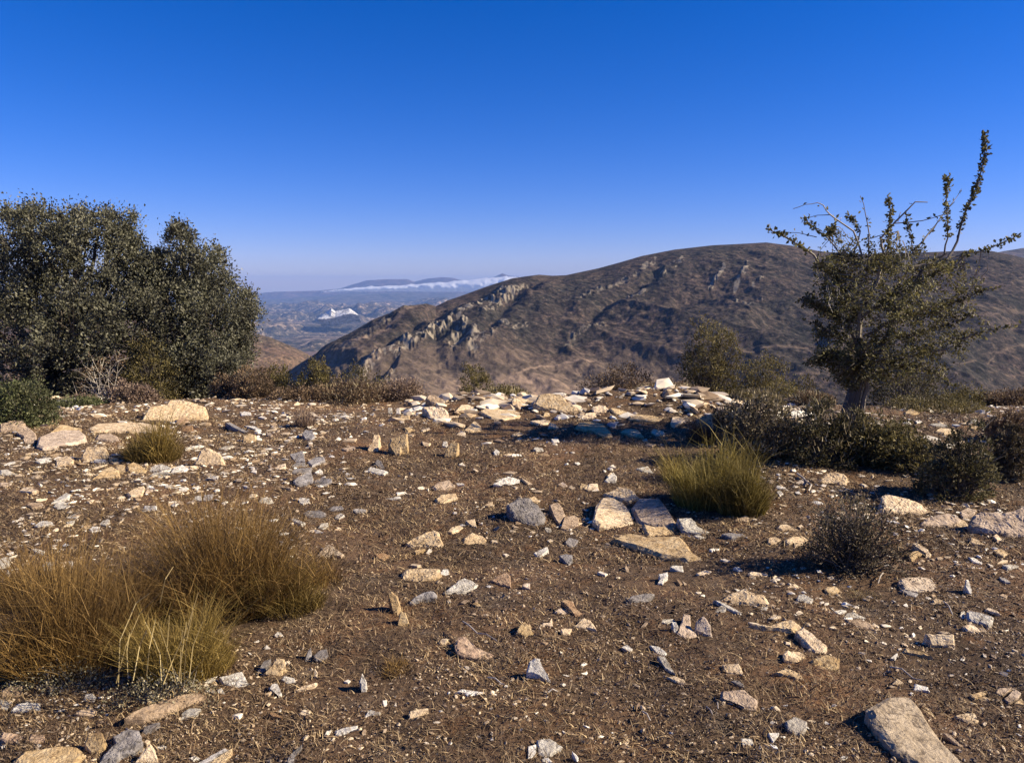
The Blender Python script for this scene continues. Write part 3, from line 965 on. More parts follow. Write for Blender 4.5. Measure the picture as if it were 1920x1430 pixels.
# ------------------------------------------------------------------ hills
def hill_mat(name, dark, midc, pale, rock, sc=1.0):
    m, nt, b = new_mat(name)
    p = pos(nt)
    f1 = noise_tex(nt, p, 0.11*sc, 6, 0.72, 0.3)
    f2 = noise_tex(nt, p, 0.012*sc, 5, 0.6, 0.6)
    f3 = noise_tex(nt, p, 0.35*sc, 3, 0.7)
    c = ramp(nt, f1, [(0.38, dark), (0.52, midc), (0.66, pale)])
    v = ramp(nt, f2, [(0.36, (0.72, 0.76, 0.74)), (0.64, (1.25, 1.12, 1.08))])
    c = mix(nt, 1.0, c, v, 'MULTIPLY')
    s = ramp(nt, f3, [(0.40, (0.62, 0.66, 0.6)), (0.54, (1.1, 1.1, 1.1))])
    c = mix(nt, 1.0, c, s, 'MULTIPLY')
    vo = N(nt, 'ShaderNodeTexVoronoi', Scale=0.16*sc); nt.links.new(scaled(nt, p, (1, 0.8, 1)), vo.inputs['Vector'])
    dots = ramp(nt, vo.outputs['Distance'], [(0.22, (1, 1, 1)), (0.42, (0, 0, 0))])
    dm = ramp(nt, noise_tex(nt, p, 0.02*sc, 4, 0.65), [(0.40, (0, 0, 0)), (0.60, (0.8, 0.8, 0.8))])
    c = mix(nt, mix(nt, 1.0, dots, dm, 'MULTIPLY'), c, (dark[0]*0.6, dark[1]*0.72, dark[2]*0.7))
    a = nt.nodes.new('ShaderNodeAttribute'); a.attribute_name = 'rock'
    c = mix(nt, a.outputs['Fac'], c, rock)
    a2 = nt.nodes.new('ShaderNodeAttribute'); a2.attribute_name = 'track'
    c = mix(nt, a2.outputs['Fac'], c, (0.34, 0.24, 0.17))
    nt.links.new(c, b.inputs['Base Color'])
    bump(nt, b, f1, 0.7, 3.0/sc)
    b.inputs['Specular IOR Level'].default_value = 0.05
    return m

def interp(pts, px):
    xs, ys = zip(*pts)
    return np.interp(px, xs, ys)

def px2u(px):   # along the horizon row
    return (px - W0/2)/F/ray(W0/2, 530).normalized().y

def tan_at(px, py):
    d = ray(px, py)
    return d.z

def line_dist(PX, PY, line):
    best = np.full(PX.shape, 1e9); tt = np.zeros(PX.shape); side = np.zeros(PX.shape)
    L = 0
    for (x0, y0), (x1, y1) in zip(line[:-1], line[1:]):
        dx, dy = x1-x0, y1-y0; l = math.hypot(dx, dy)
        t = np.clip(((PX-x0)*dx + (PY-y0)*dy)/l/l, 0, 1)
        ex = PX-(x0+t*dx); ey = PY-(y0+t*dy)
        d = np.hypot(ex, ey)
        s = (ex*dy - ey*dx)/l      # positive = right/below side when line runs up right
        m = d < best
        best = np.where(m, d, best); side = np.where(m, s, side)
    return best, side

SKY_LINE = [(380, 800), (470, 745), (520, 708), (560, 682), (590, 664), (620, 645), (660, 622), (700, 599), (740, 584), (770, 573), (800, 569), (818, 574), (840, 563), (870, 553), (920, 535), (960, 522),
            (1010, 515), (1035, 517), (1060, 516), (1120, 503), (1160, 492), (1200, 480), (1260, 468), (1330, 460), (1390, 457), (1430, 454.5),
            (1480, 461), (1530, 471), (1600, 477), (1700, 474), (1800, 470), (1850, 471), (1890, 479), (1930, 489), (2050, 520), (2300, 560)]
nu, nd = 1150, 420
pxs = np.linspace(380, 2300, nu)
pxs = np.concatenate([np.linspace(380, 1500, 900), np.linspace(1501.2, 2300, 330)])
nu = len(pxs)
us = np.array([px2u(q) for q in pxs])
Ec = np.array([tan_at(q, interp(SKY_LINE, q)) for q in pxs])
Dc = 1150 + 90*np.sin(us*7) + 160*sstep(0.15, 0.5, us) - 120*sstep(-0.1, -0.28, us)
zc = Dc*Ec + CAM_H
Df = np.full(nu, 700.0) + 40*np.sin(us*9+1)
zf = np.minimum(-0.150*Df, zc-45)
ts = np.concatenate([np.linspace(0, 1, 330), 1+np.linspace(0.01, 1, 40)**1.5*2.0])
U, TT = np.meshgrid(us, ts, indexing='ij')
PXg = np.repeat(pxs[:, None], len(ts), 1)
DF, DC, ZF, ZC = (np.repeat(a[:, None], len(ts), 1) for a in (Df, Dc, zf, zc))
D = DF + (DC-DF)*TT
tf = np.clip(TT, 0, 1)
shape = 0.62*tf + 0.38*np.sin(tf*math.pi/2)**1.2
Z = ZF + (ZC-ZF)*shape
back = np.clip(TT-1, 0, 3)
Z = Z - back*back*60 - back*30
# photograph row of every vertex of the smooth hill (a map coordinate for its landforms)
e = (Z-CAM_H)/D
PYg = H0/2 - F*(e*CP + SP)/(CP - e*SP)
X = U*D
fade = np.clip((1-TT)/0.16, 0, 1)*np.clip(TT/0.06, 0, 1)   # keeps the skyline where it is
fsky = np.clip((1-TT)/0.10, 0.0, 1)
# gullies running down the slope towards lower left
ax = X*0.80 + D*0.60
dz = 18*fbm(ax/120, (D-X*0.2)/330, 5, 5, 0.55)
rid = 1-np.abs(2*vn(ax/75+3, (D-X)/260, 8))
dz = dz + 11*(rid-0.6)
dz = dz + 3.2*fbm(X/22, D/30, 15, 3) + 1.4*fbm(X/7, D/9, 19, 2)
rockm = np.zeros_like(Z); track = np.zeros_like(Z)
RIBS = [  # crag ribs: polyline, half width px, height m, rockiness
 ([(655, 712), (700, 680), (745, 660), (790, 645), (830, 622), (855, 600), (880, 580), (915, 562), (945, 545)], 10, 15, 0.9),
 ([(700, 740), (735, 700), (745, 672)], 7, 12, 0.8),
 ([(850, 660), (862, 636), (868, 610)], 13, 14, 0.8),
 ([(885, 672), (900, 652), (925, 640)], 12, 10, 0.7),
 ([(905, 590), (925, 575), (940, 560), (985, 540)], 8, 10, 0.8),
 ([(610, 690), (660, 655), (700, 625), (740, 600), (775, 578), (795, 570)], 9, 9, 0.35),
 ([(862, 655), (880, 650), (890, 640), (905, 655)], 10, 9, 0.8),
 ([(940, 605), (960, 620), (985, 612)], 7, 7, 0.7),
 ([(1065, 650), (1075, 630), (1100, 615), (1130, 605)], 7, 7, 0.5),
 ([(1090, 560), (1120, 545), (1150, 530), (1190, 505)], 7, 8, 0.45),
 ([(1240, 500), (1262, 490), (1275, 484)], 6, 7, 0.8),
 ([(1330, 520), (1340, 508), (1352, 497)], 6, 7, 0.75),
 ([(1375, 525), (1388, 510), (1395, 495)], 6, 8, 0.85),
 ([(1410, 525), (1425, 515)], 5, 6, 0.8),
 ([(1155, 560), (1180, 552), (1205, 540)], 6, 6, 0.6),
 ([(1380, 545), (1400, 553), (1425, 547)], 4, 4, 0.7),
 ([(1200, 495), (1212, 490), (1225, 484)], 5, 5, 0.7),
]
for line, w, h, rk in RIBS:
    d, s = line_dist(PXg, PYg, line)
    core = np.exp(-(d/w)**2)
    spiky = sstep(-0.22, 0.1, vn(PXg/19+7, PYg/15, 67)+0.3*vn(PXg/6, PYg/6, 68))*(0.55 + 1.1*np.abs(vn(PXg/7+3, PYg/6, 61)) + 0.7*vn(PXg/4.2, PYg/4, 63))
    asym = np.exp(-np.where(s > 0, (s/(w*0.5))**2, (s/(w*1.8))**2)*1.0)
    hh = h*0.38*sstep(600, 800, PXg)*np.clip((1-TT)/0.35, 0.12, 1)
    dz = dz + hh*core*spiky*fsky + 0.5*hh*np.exp(-(d/(w*2.4))**2)*fsky
    rk_n = sstep(-0.02, 0.18, vn(PXg/5.5, PYg/5, 71)+0.5*vn(PXg/2.2, PYg/2.2, 73)+0.02)
    rockm = np.maximum(rockm, rk*sstep(0.35, 0.7, core)*rk_n)
for line, w, h in [([(820, 640), (850, 625), (868, 640), (850, 655)], 12, -8), ([(705, 708), (735, 690)], 9, -7), ([(670, 715), (700, 700)], 8, -6),
                   ([(1440, 600), (1500, 610), (1530, 625)], 22, -9), ([(1900, 610), (1930, 640)], 18, -9), ([(1270, 560), (1310, 545), (1350, 540)], 12, -8),
                   ([(900, 640), (960, 560), (1020, 520)], 10, -6), ([(1090, 600), (1180, 540), (1230, 500)], 9, -8), ([(640, 700), (760, 630), (860, 570), (930, 540)], 7, -6)]:
    d, s = line_dist(PXg, PYg, line)
    dz = dz + h*np.exp(-(d/w)**2)*fsky
for line, w, a in [([(940, 722), (985, 705), (1020, 690), (1060, 680), (1120, 672)], 2.0, 0.8), ([(1150, 600), (1210, 585), (1280, 580), (1340, 590)], 1.2, 0.45),
                   ([(660, 742), (720, 735), (800, 722), (860, 730), (940, 722)], 1.8, 0.6), ([(1010, 700), (1040, 705), (1050, 695)], 1.4, 0.5),
                   ([(1380, 660), (1450, 655), (1520, 660)], 1.5, 0.5), ([(1400, 690), (1470, 700), (1540, 700)], 1.5, 0.4), ([(1790, 690), (1850, 680), (1870, 655), (1930, 650)], 1.3, 0.35),
                   ([(860, 700), (880, 668), (884, 655)], 1.0, 0.35), ([(640, 660), (700, 640), (760, 600), (790, 580)], 3.0, 0.55), ([(1760, 560), (1850, 575), (1930, 590)], 2.5, 0.3),
                   ([(1560, 640), (1640, 650), (1760, 640)], 2, 0.35)]:
    d, s = line_dist(PXg, PYg, line)
    track = np.maximum(track, a*np.exp(-(d/w)**2)*(0.7+0.6*vn(PXg/9, PYg/9, 81)))
foot = sstep(700, 722, PYg+10*vn(PXg/50, PYg/9, 4))*sstep(760, 860, PXg)*sstep(1120, 1060, PXg)
track = np.maximum(track, 0.75*foot*(0.7+0.8*vn(PXg/16, PYg/4, 5)))
valley = sstep(700, 740, PYg)*sstep(1000, 1100, PXg)*sstep(1400, 1150, PXg)
track = np.maximum(track, sstep(1420, 1200, PXg)*0.3*sstep(640, 690, PYg + 25*vn(PXg/60, PYg/12, 3))*(0.4+1.2*np.clip(vn(PXg/35, PYg/6, 44)+0.2, 0, 1)))
Z2 = Z + dz*np.where(TT > 1, 0.3, fade*0.9+0.1)*np.where(TT > 0.9, np.clip((1.02-TT)/0.12, 0.06, 1), 1)
mh = hill_mat('hill_scrub', (0.023, 0.021, 0.018), (0.056, 0.046, 0.040), (0.135, 0.104, 0.082), (0.26, 0.22, 0.165))
o = mesh_np('hill', np.stack([X, D, Z2], -1), quads=grid_faces(nu, len(ts)), mat=mh, smooth=False, attr={'rock': rockm, 'track': track})
tag(o, 'scrubby brown ridge with rocky crags across the valley', kind='structure')

def far_land(name, line, D0, D1, zfoot, seed, amp, mat, px0, px1, nu=300, nd=80, label=None, rough=1.0, attrs=None, backdrop=60):
    pxs = np.linspace(px0, px1, nu); us = np.array([px2u(q) for q in pxs])
    jit = rough*(3.0*fbm(pxs/45, pxs*0+seed, seed, 4))
    Ec = np.array([tan_at(q, interp(line, q)+j) for q, j in zip(pxs, jit)])
    ts = np.concatenate([np.linspace(0, 1, nd), 1+np.linspace(0.05, 1, 10)])
    U, T_ = np.meshgrid(us, ts, indexing='ij')
    DD = D0 + (D1-D0)*T_
    ZCc = (D1*Ec + CAM_H)[:, None]
    tf = np.clip(T_, 0, 1)
    Z = zfoot + (ZCc-zfoot)*(0.75*tf+0.25*np.sin(tf*math.pi/2)) - np.clip(T_-1, 0, 1)*(backdrop+0.2*(ZCc-zfoot))
    X = U*DD
    s = (D1-D0)
    Z = Z + amp*fbm(X/(s*0.16), DD/(s*0.22), seed+3, 5, 0.55)*np.clip((1-T_)/0.2, 0, 1)*np.clip(T_/0.05, 0, 1)*2
    o = mesh_np(name, np.stack([X, DD, Z], -1), quads=grid_faces(nu, len(ts)), mat=mat, smooth=True)
    tag(o, label, kind='structure')
    return o

mfar = hill_mat('far_scrub', (0.03, 0.03, 0.02), (0.09, 0.075, 0.055), (0.55, 0.43, 0.32), (0.5, 0.45, 0.4), 0.12)
mnear2 = hill_mat('spur_scrub', (0.06, 0.045, 0.03), (0.13, 0.09, 0.06), (0.24, 0.17, 0.115), (0.4, 0.35, 0.3), 0.7)
mdist = hill_mat('distant_scrub', (0.05, 0.05, 0.035), (0.09, 0.075, 0.055), (0.16, 0.125, 0.095), (0.4, 0.36, 0.3), 0.05)
mrange = hill_mat('range_rock', (0.05, 0.03, 0.03), (0.10, 0.06, 0.055), (0.20, 0.13, 0.11), (0.4, 0.36, 0.3), 0.04)
# left spur below the oaks
far_land('hillside', [(-400, 520), (0, 560), (300, 590), (470, 622), (505, 632), (540, 647), (575, 664), (620, 690), (680, 730), (760, 770)], 900, 1500, -230, 2, 7, mnear2, -500, 760, 420, 140, 'brown spur falling to the right below the oaks', 0.6)
far_land('far_ridge', [(1700, 500), (1830, 481), (1870, 470), (1910, 464), (1960, 462), (2200, 470)], 3600, 5200, -500, 12, 30, mdist, 1650, 2300, 120, 40, 'dark blue ridge behind the right end of the hill', 0.5)
# valley country: rows of low hills going away
for (ln, d0, d1, zf_, sd, amp, mt) in [
        ([(-500, 660), (420, 650), (520, 642), (600, 636), (700, 640), (900, 650)], 2600, 4600, -420, 31, 45, mfar),
        ([(-500, 625), (420, 620), (480, 612), (560, 606), (640, 612), (720, 604), (800, 598), (950, 600)], 4300, 6800, -430, 37, 70, mfar),
        ([(-500, 590), (420, 590), (480, 583), (540, 585), (590, 592), (640, 585), (700, 575), (760, 572), (850, 570), (1000, 575)], 6600, 9300, -450, 41, 85, mfar),
        ([(-500, 572), (420, 574), (500, 568), (560, 573), (610, 566), (660, 571), (720, 566), (800, 560), (900, 556), (1050, 560)], 9000, 12000, -450, 47, 95, mfar),
        ([(-500, 558), (420, 563), (480, 562), (540, 560), (600, 556), (660, 551), (720, 548), (800, 549), (880, 547), (960, 545), (1100, 545)], 12000, 16200, -460, 53, 50, mdist)]:
    far_land('valley_hills', ln, d0, d1, zf_, sd, amp, mt, -600, 1150, 460, 90, 'low blue hills rolling away through the valley', 1.0)
far_land('distant_mountains', [(-500, 552), (300, 552), (480, 550), (520, 547), (560, 546), (600, 545), (640, 541), (665, 533), (690, 526), (720, 524), (740, 523.5), (765, 523), (778, 528), (800, 523), (830, 520), (850, 521), (870, 527), (900, 527), (925, 520), (942, 512), (955, 517), (975, 519), (1000, 526), (1100, 535), (1500, 540), (2500, 540)],
         20500, 24000, -900, 61, 50, mrange, -700, 2600, 700, 40, 'faint mauve mountain range behind the low cloud', 0.35)

# white quarry on the valley hills
qx, qy = np.meshgrid(np.linspace(0, 1, 90), np.linspace(0, 1, 44), indexing='ij')
top = interp([(0, 596), (0.12, 588), (0.26, 582), (0.33, 577), (0.42, 583), (0.6, 581), (0.78, 578), (0.9, 584), (1.0, 590)], qx)
bot = interp([(0, 597.5), (0.2, 598), (0.4, 596), (0.55, 592), (0.7, 589), (0.85, 588), (1.0, 590.6)], qx)
pxq = 596 + 76*qx; pyq = bot + (top-bot)*qy
Dq = 6350 + 260*qy + 18*np.abs(vn(qx*22, qy*6, 91)) - 40
dirs = np.stack([(pxq-W0/2)/F, CP + (H0/2-pyq)/F*SP, -SP + (H0/2-pyq)/F*CP], -1)
dirs = dirs/dirs[..., 1:2]
Vq = dirs*Dq[..., None] + np.array([0, 0, CAM_H])
Vq[..., 2] += 2.5*vn(qx*30, qy*9, 93)
Vb = Vq + np.array([0, 120.0, -70.0])
m, nt, b = new_mat('quarry_rock')
c = ramp(nt, noise_tex(nt, pos(nt), 0.028, 4, 0.75), [(0.38, (0.16, 0.14, 0.12)), (0.50, (0.55, 0.53, 0.49)), (0.66, (0.88, 0.87, 0.84))])
nt.links.new(c, b.inputs['Base Color'])
nq1 = 90*44
fq = grid_faces(90, 44)
rim = []
for i in range(89):
    rim.append([i*44, (i+1)*44, (i+1)*44+nq1, i*44+nq1]); rim.append([(i+1)*44+43, i*44+43, i*44+43+nq1, (i+1)*44+43+nq1])
o = mesh_np('quarry', np.concatenate([Vq.reshape(-1, 3), Vb.reshape(-1, 3)]), quads=np.concatenate([fq, fq[:, ::-1]+nq1, np.array(rim)]), mat=m)
tag(o, 'white quarry face shining on the far blue valley hills', 'quarry')
# ------------------------------------------------------------------ plants
def leaf_quads(P, size, rng, up=0.4, aspect=0.5, dirv=None):
    n = len(P)
    a = rng.normal(size=(n, 3)); a[:, 2] += up*1.2
    if dirv is not None: a = a*0.7 + dirv*1.0
    a /= np.linalg.norm(a, axis=1)[:, None]
    r = rng.normal(size=(n, 3))
    s = np.cross(a, r); s /= np.linalg.norm(s, axis=1)[:, None]
    size = np.broadcast_to(size, (n,))[:, None]*rng.uniform(0.6, 1.35, (n, 1))
    mid = P + a*size*0.5
    nrm = np.cross(a, s)*size*0.10
    V = np.stack([P, mid + s*size*aspect*0.5 + nrm, P + a*size, mid - s*size*aspect*0.5 + nrm], 1)
    Q = np.arange(n*4).reshape(n, 4)
    return V.reshape(-1, 3), Q

def tube(pts, radii, sides=6):
    pts = [Vector(p) for p in pts]
    V, Q = [], []
    up = Vector((0.3, 0.9, 0.2)).normalized()
    for i, p in enumerate(pts):
        d = (pts[min(i+1, len(pts)-1)] - pts[max(i-1, 0)]).normalized()
        a = d.cross(up)
        if a.length < 0.1: a = d.cross(Vector((1, 0, 0)))
        a.normalize(); b_ = d.cross(a)
        for k in range(sides):
            t = 2*math.pi*k/sides
            V.append(p + (a*math.cos(t) + b_*math.sin(t))*radii[i])
    for i in range(len(pts)-1):
        for k in range(sides):
            k2 = (k+1) % sides
            Q.append((i*sides+k, i*sides+k2, (i+1)*sides+k2, (i+1)*sides+k))
    return [v[:] for v in V], Q

class Acc:
    def __init__(s): s.V = []; s.Q = []; s.n = 0
    def add(s, V, Q):
        V = np.asarray(V, float).reshape(-1, 3)
        s.V.append(V); s.Q.append(np.asarray(Q)+s.n); s.n += len(V)
    def build(s, name, mat, parent, smooth=False):
        loc = np.array(parent.location) if parent is not None else None
        V = np.concatenate(s.V)
        if loc is not None: V = V - loc
        return mesh_np(name, V, quads=np.concatenate(s.Q), mat=mat, parent=parent, smooth=smooth)

def wob(p0, p1, n, amp, rnd):
    p0, p1 = Vector(p0), Vector(p1); out = []
    L = (p1-p0).length
    for i in range(n+1):
        t = i/n; q = p0.lerp(p1, t)
        if 0 < i: q = q + Vector((rnd.uniform(-1, 1), rnd.uniform(-1, 1), rnd.uniform(-1, 1)))*amp*L
        out.append(q)
    return out

# ---- evergreen oaks on the left: lobes of the crown (px, py, radius px)
OAK_A = [(0, 440, 60), (60, 422, 42), (40, 402, 22), (72, 398, 20), (140, 430, 42), (128, 408, 18), (150, 404, 14), (215, 430, 38), (202, 405, 17), (238, 412, 17), (180, 480, 60), (100, 490, 70), (20, 520, 80), (235, 470, 35),
         (250, 520, 45), (200, 560, 70), (120, 570, 80), (250, 600, 80), (140, 620, 90), (20, 620, 80), (-60, 480, 80), (-60, 600, 90), (220, 680, 70), (110, 690, 80), (10, 700, 70), (-80, 690, 80), (60, 560, 70), (255, 455, 12), (250, 720, 45), (160, 730, 50), (70, 730, 50), (262, 500, 30), (100, 425, 32), (180, 430, 34), (232, 450, 30), (262, 560, 50), (105, 460, 50)]
OAK_B = [(340, 450, 30), (335, 434, 14), (350, 440, 12), (385, 485, 32), (412, 492, 14), (300, 500, 30), (350, 515, 50), (300, 560, 60), (418, 540, 30), (400, 520, 25), (455, 572, 24), (465, 555, 13), (474, 585, 12), (455, 605, 24), (435, 615, 35), (385, 600, 65),
         (330, 640, 70), (450, 655, 25), (415, 680, 42), (350, 690, 58), (465, 640, 12), (300, 690, 60), (375, 560, 50), (330, 725, 45), (390, 722, 42), (440, 700, 26), (360, 740, 30), (272, 540, 50), (285, 500, 24), (290, 480, 14)]
def oak(name, lobes, base_px, D, label, nleaf, seed):
    rng = np.random.default_rng(seed); rnd = random.Random(seed)
    b0 = at_depth(base_px, 700, D); z0 = Gs(b0.x, D)
    root = empty(name, (b0.x, D, z0)); tag(root, label, 'tree', 'evergreen oaks at the left edge of the plateau')
    tr = Acc(); lf = Acc(); lim = Acc()
    p = Vector((b0.x, D, z0-0.15))
    fork = Vector((b0.x+0.1, D, z0+0.75))
    pts = wob(p, fork, 4, 0.04, rnd); tr.add(*tube(pts, [0.19, 0.15, 0.13, 0.12, 0.11], 8))
    areas = np.array([l[2]**2 for l in lobes], float)**0.8; areas /= areas.sum()
    for (px, py, r), w in zip(lobes, areas):
        for rep in range(3 if r > 40 else 2):
            R = r/F*D*(0.86 if r > 40 else 1.0)
            dep = D + rnd.uniform(-1, 1)*(1.35 if r > 40 else 0.6)
            c = at_depth(px, py, D); c.y = dep; c.x *= dep/D; c.z = CAM_H + (c.z-CAM_H)*dep/D
            c.z = max(c.z, z0+0.15)
            n = int(nleaf*w/(3 if r > 40 else 2))
            ncl = max(5, int(n/52))
            dd = rng.normal(size=(ncl, 3)); dd /= np.linalg.norm(dd, axis=1)[:, None]
            rad = R*rng.uniform(0.45, 0.98, ncl)**0.7
            cc = np.array(c) + dd*rad[:, None]*np.array([1, 1.1, 1])
            idx = rng.integers(0, ncl, n)
            cr = rng.uniform(0.05, 0.15, ncl)
            off = rng.normal(size=(n, 3)); off[:, 2] *= 1.1
            P = cc[idx] + off*cr[idx][:, None]*0.62
            P[:, 2] = np.maximum(P[:, 2], z0+0.03*rng.random(n))
            lf.add(*leaf_quads(P, 0.046, rng, up=0.7, aspect=0.55, dirv=dd[idx]*0.8))
            # limb into the lobe
            if rep == 0:
                lp = wob(fork, c, 5, 0.05, rnd)
                r0 = 0.055
                lim.add(*tube(lp, [r0*(1-0.85*i/5) for i in range(6)], 5))
                for q in cc[:4]:
                    mid = lp[3] if rnd.random() < 0.5 else lp[4]
                    lim.add(*tube(wob(mid, Vector(q), 3, 0.06, rnd), [0.012, 0.009, 0.006, 0.003], 4))
    tr.build('trunk', M['bark'], root); lim.build('limbs', M['bark'], root)
    lf.build('crown', M['oak_leaf'], root)
    return root
oak('evergreen_oak', OAK_A, 90, 13.0, 'large dark evergreen oak cut by the left edge', 115000, 4)
oak('evergreen_oak', OAK_B, 360, 13.6, 'smaller dark evergreen oak whose crown slopes down to the right', 78000, 9)

# ---- thorny tree on the right: skeleton in pixels of a magnified cut-out
ZX, ZY, ZS = 1420, 340, 3.108
TD = 8.1
SK = [ # (points, root radius m, leafiness per metre, leaf start fraction)
 ([(500, 1440), (520, 1330), (560, 1200), (580, 1080), (590, 950), (600, 760), (660, 640), (740, 520)], .062, 0, 1),
 ([(590, 1430), (612, 1320), (640, 1200), (620, 1060), (560, 900), (480, 690), (400, 560), (330, 430), (200, 345), (62, 275)], .030, 60, .80),
 ([(560, 1440), (560, 1330), (590, 1200), (650, 1080), (760, 900), (850, 700), (960, 520), (1100, 420)], .052, 0, 1),
 ([(590, 950), (600, 720), (700, 590), (740, 430), (720, 330), (800, 240), (920, 120), (992, 122)], .022, 0, 1),
 ([(740, 500), (765, 330), (775, 200), (762, 88)], .010, 75, .3),
 ([(640, 560), (652, 310), (628, 180), (600, 85)], .010, 6, .2),
 ([(620, 470), (560, 290), (480, 235), (420, 190), (385, 140), (350, 125), (280, 135), (210, 160)], .010, 3, .2),
 ([(420, 195), (350, 198), (300, 212)], .005, 3, .2),
 ([(560, 420), (600, 290), (560, 230), (525, 205)], .008, 70, .35),
 ([(480, 420), (400, 320), (330, 270), (270, 220)], .008, 70, .3),
 ([(430, 340), (420, 290), (440, 262)], .006, 80, .2),
 ([(345, 325), (240, 300), (140, 292)], .005, 6, .2),
 ([(760, 520), (900, 420), (1000, 300), (1100, 170), (1190, 45)], .012, 5, .2),
 ([(1090, 420), (1110, 330), (1105, 180), (1105, 40), (1103, -37)], .009, 85, .25),
 ([(1100, 460), (1165, 350), (1200, 210), (1260, 80), (1290, -10), (1318, -120), (1327, -200), (1328, -285)], .013, 85, .2),
 ([(900, 500), (1150, 440), (1350, 392), (1440, 350), (1522, 318)], .012, 50, .45),
 ([(620, 900), (800, 810), (1000, 770), (1170, 700), (1300, 640), (1420, 620)], .014, 30, .2),
 ([(640, 1060), (900, 1020), (1100, 980), (1270, 885), (1400, 858), (1530, 830)], .014, 16, .1),
 ([(600, 1000), (450, 880), (340, 830), (258, 810)], .010, 25, .3),
 ([(590, 1060), (400, 1010), (290, 1060)], .009, 50, .3),
 ([(560, 850), (380, 740), (258, 690)], .010, 90, .3),
 ([(650, 1100), (800, 1060), (1000, 1095), (1150, 1190)], .009, 40, .2),
 ([(600, 800), (800, 650), (1000, 555), (1160, 480)], .014, 45, .2),
 ([(560, 700), (450, 560), (340, 480)], .010, 60, .2),
 ([(800, 245), (960, 230), (1080, 195), (1150, 120)], .006, 3, .2),
 ([(905, 400), (885, 290), (870, 200)], .006, 70, .2),
 ([(620, 900), (820, 905), (1050, 855), (1250, 780)], .010, 30, .2),
 ([(900, 130), (885, 128)], .004, 0, 1), ([(820, 235), (835, 180)], .004, 0, 1), ([(480, 235), (490, 212)], .004, 0, 1),
 ([(1000, 310), (1050, 240), (1110, 195)], .005, 0, 1), ([(700, 320), (820, 290)], .004, 3, 0),
 ([(570, 950), (590, 1010), (600, 1060)], .008, 0, 1),
]
rng = np.random.default_rng(21); rnd = random.Random(21)
tb = at_depth(1591, 800, TD); tz = Gs(tb.x, TD)
root = empty('thorny_tree', (tb.x, TD, tz)); tag(root, 'sparse thorny tree with tall leafy shoots rising above the hill skyline', 'tree')
trunk, twigs, leaves = Acc(), Acc(), Acc()
nodes = []
for si, (pl, r0, dens, st) in enumerate(SK):
    dend = rnd.uniform(-0.5, 0.5) if si not in (0, 2) else 0.1
    P = []
    for i, (zx, zy) in enumerate(pl):
        t = i/(len(pl)-1)
        base_off = 0.0 if zy > 1000 else 0.12*math.sin(si*2.1)
        P.append(at_depth(ZX+zx/ZS, ZY+zy/ZS, TD + dend*t + base_off*0))
    if pl[0][1] > 1400:
        P[0].z = tz - 0.08
    # resample with small kinks
    Q = [P[0]]
    for a, b_ in zip(P[:-1], P[1:]):
        k = max(2, int((b_-a).length/0.09))
        for j in range(1, k+1):
            q = a.lerp(b_, j/k)
            if j < k: q = q + Vector((rnd.uniform(-1, 1), rnd.uniform(-1, 1), rnd.uniform(-1, 1)))*0.008
            Q.append(q)
    R = [max(r0*(1-0.8*i/(len(Q)-1)), 0.0032) for i in range(len(Q))]
    (trunk if si in (0, 1, 2) else twigs).add(*tube(Q, R, 6))
    L = sum((b_-a).length for a, b_ in zip(Q[:-1], Q[1:]))
    for i, q in enumerate(Q):
        if pl[0][1] > 1400 and q.z < tz+0.45: continue
        nodes.append(q)
    n = int(L*dens*4.6*(1-st))
    if n:
        qi = np.array([q[:] for q in Q]); tt = rng.uniform(st, 1, n)*(len(Q)-1)
        i0 = np.minimum(tt.astype(int), len(Q)-2); fr = (tt-i0)[:, None]
        pp = qi[i0]*(1-fr)+qi[i0+1]*fr
        leaves.add(*leaf_quads(pp + rng.normal(size=(n, 3))*0.013, 0.040, rng, up=0.2, aspect=0.62))
# inner twigs filling the crown
ELL = [(410, 1020, 110, 80, .8), (880, 1060, 190, 100, .4), (430, 900, 110, 170, .9), (430, 620, 110, 170, .85), (1000, 860, 180, 160, .35), (540, 600, 200, 190, .8), (500, 1080, 130, 120, 1.3), (600, 850, 250, 200, .75), (760, 600, 260, 170, .6), (930, 720, 220, 150, 0.75), (600, 450, 240, 110, .7), (900, 470, 240, 80, 0.7), (560, 1130, 150, 90, 1.1), (760, 1100, 180, 90, .7),
       (640, 1060, 220, 140, 1.2), (950, 900, 220, 130, 0.42), (1120, 640, 170, 110, 0.45), (1060, 560, 140, 90, 0.6), (330, 720, 70, 60, 0.9), (350, 1030, 70, 50, 0.8), (1250, 800, 170, 160, 0.14), (450, 480, 130, 90, .7), (540, 1120, 120, 70, .8), (1100, 1000, 180, 100, .3)]
nn = np.array([n_[:] for n_ in nodes])
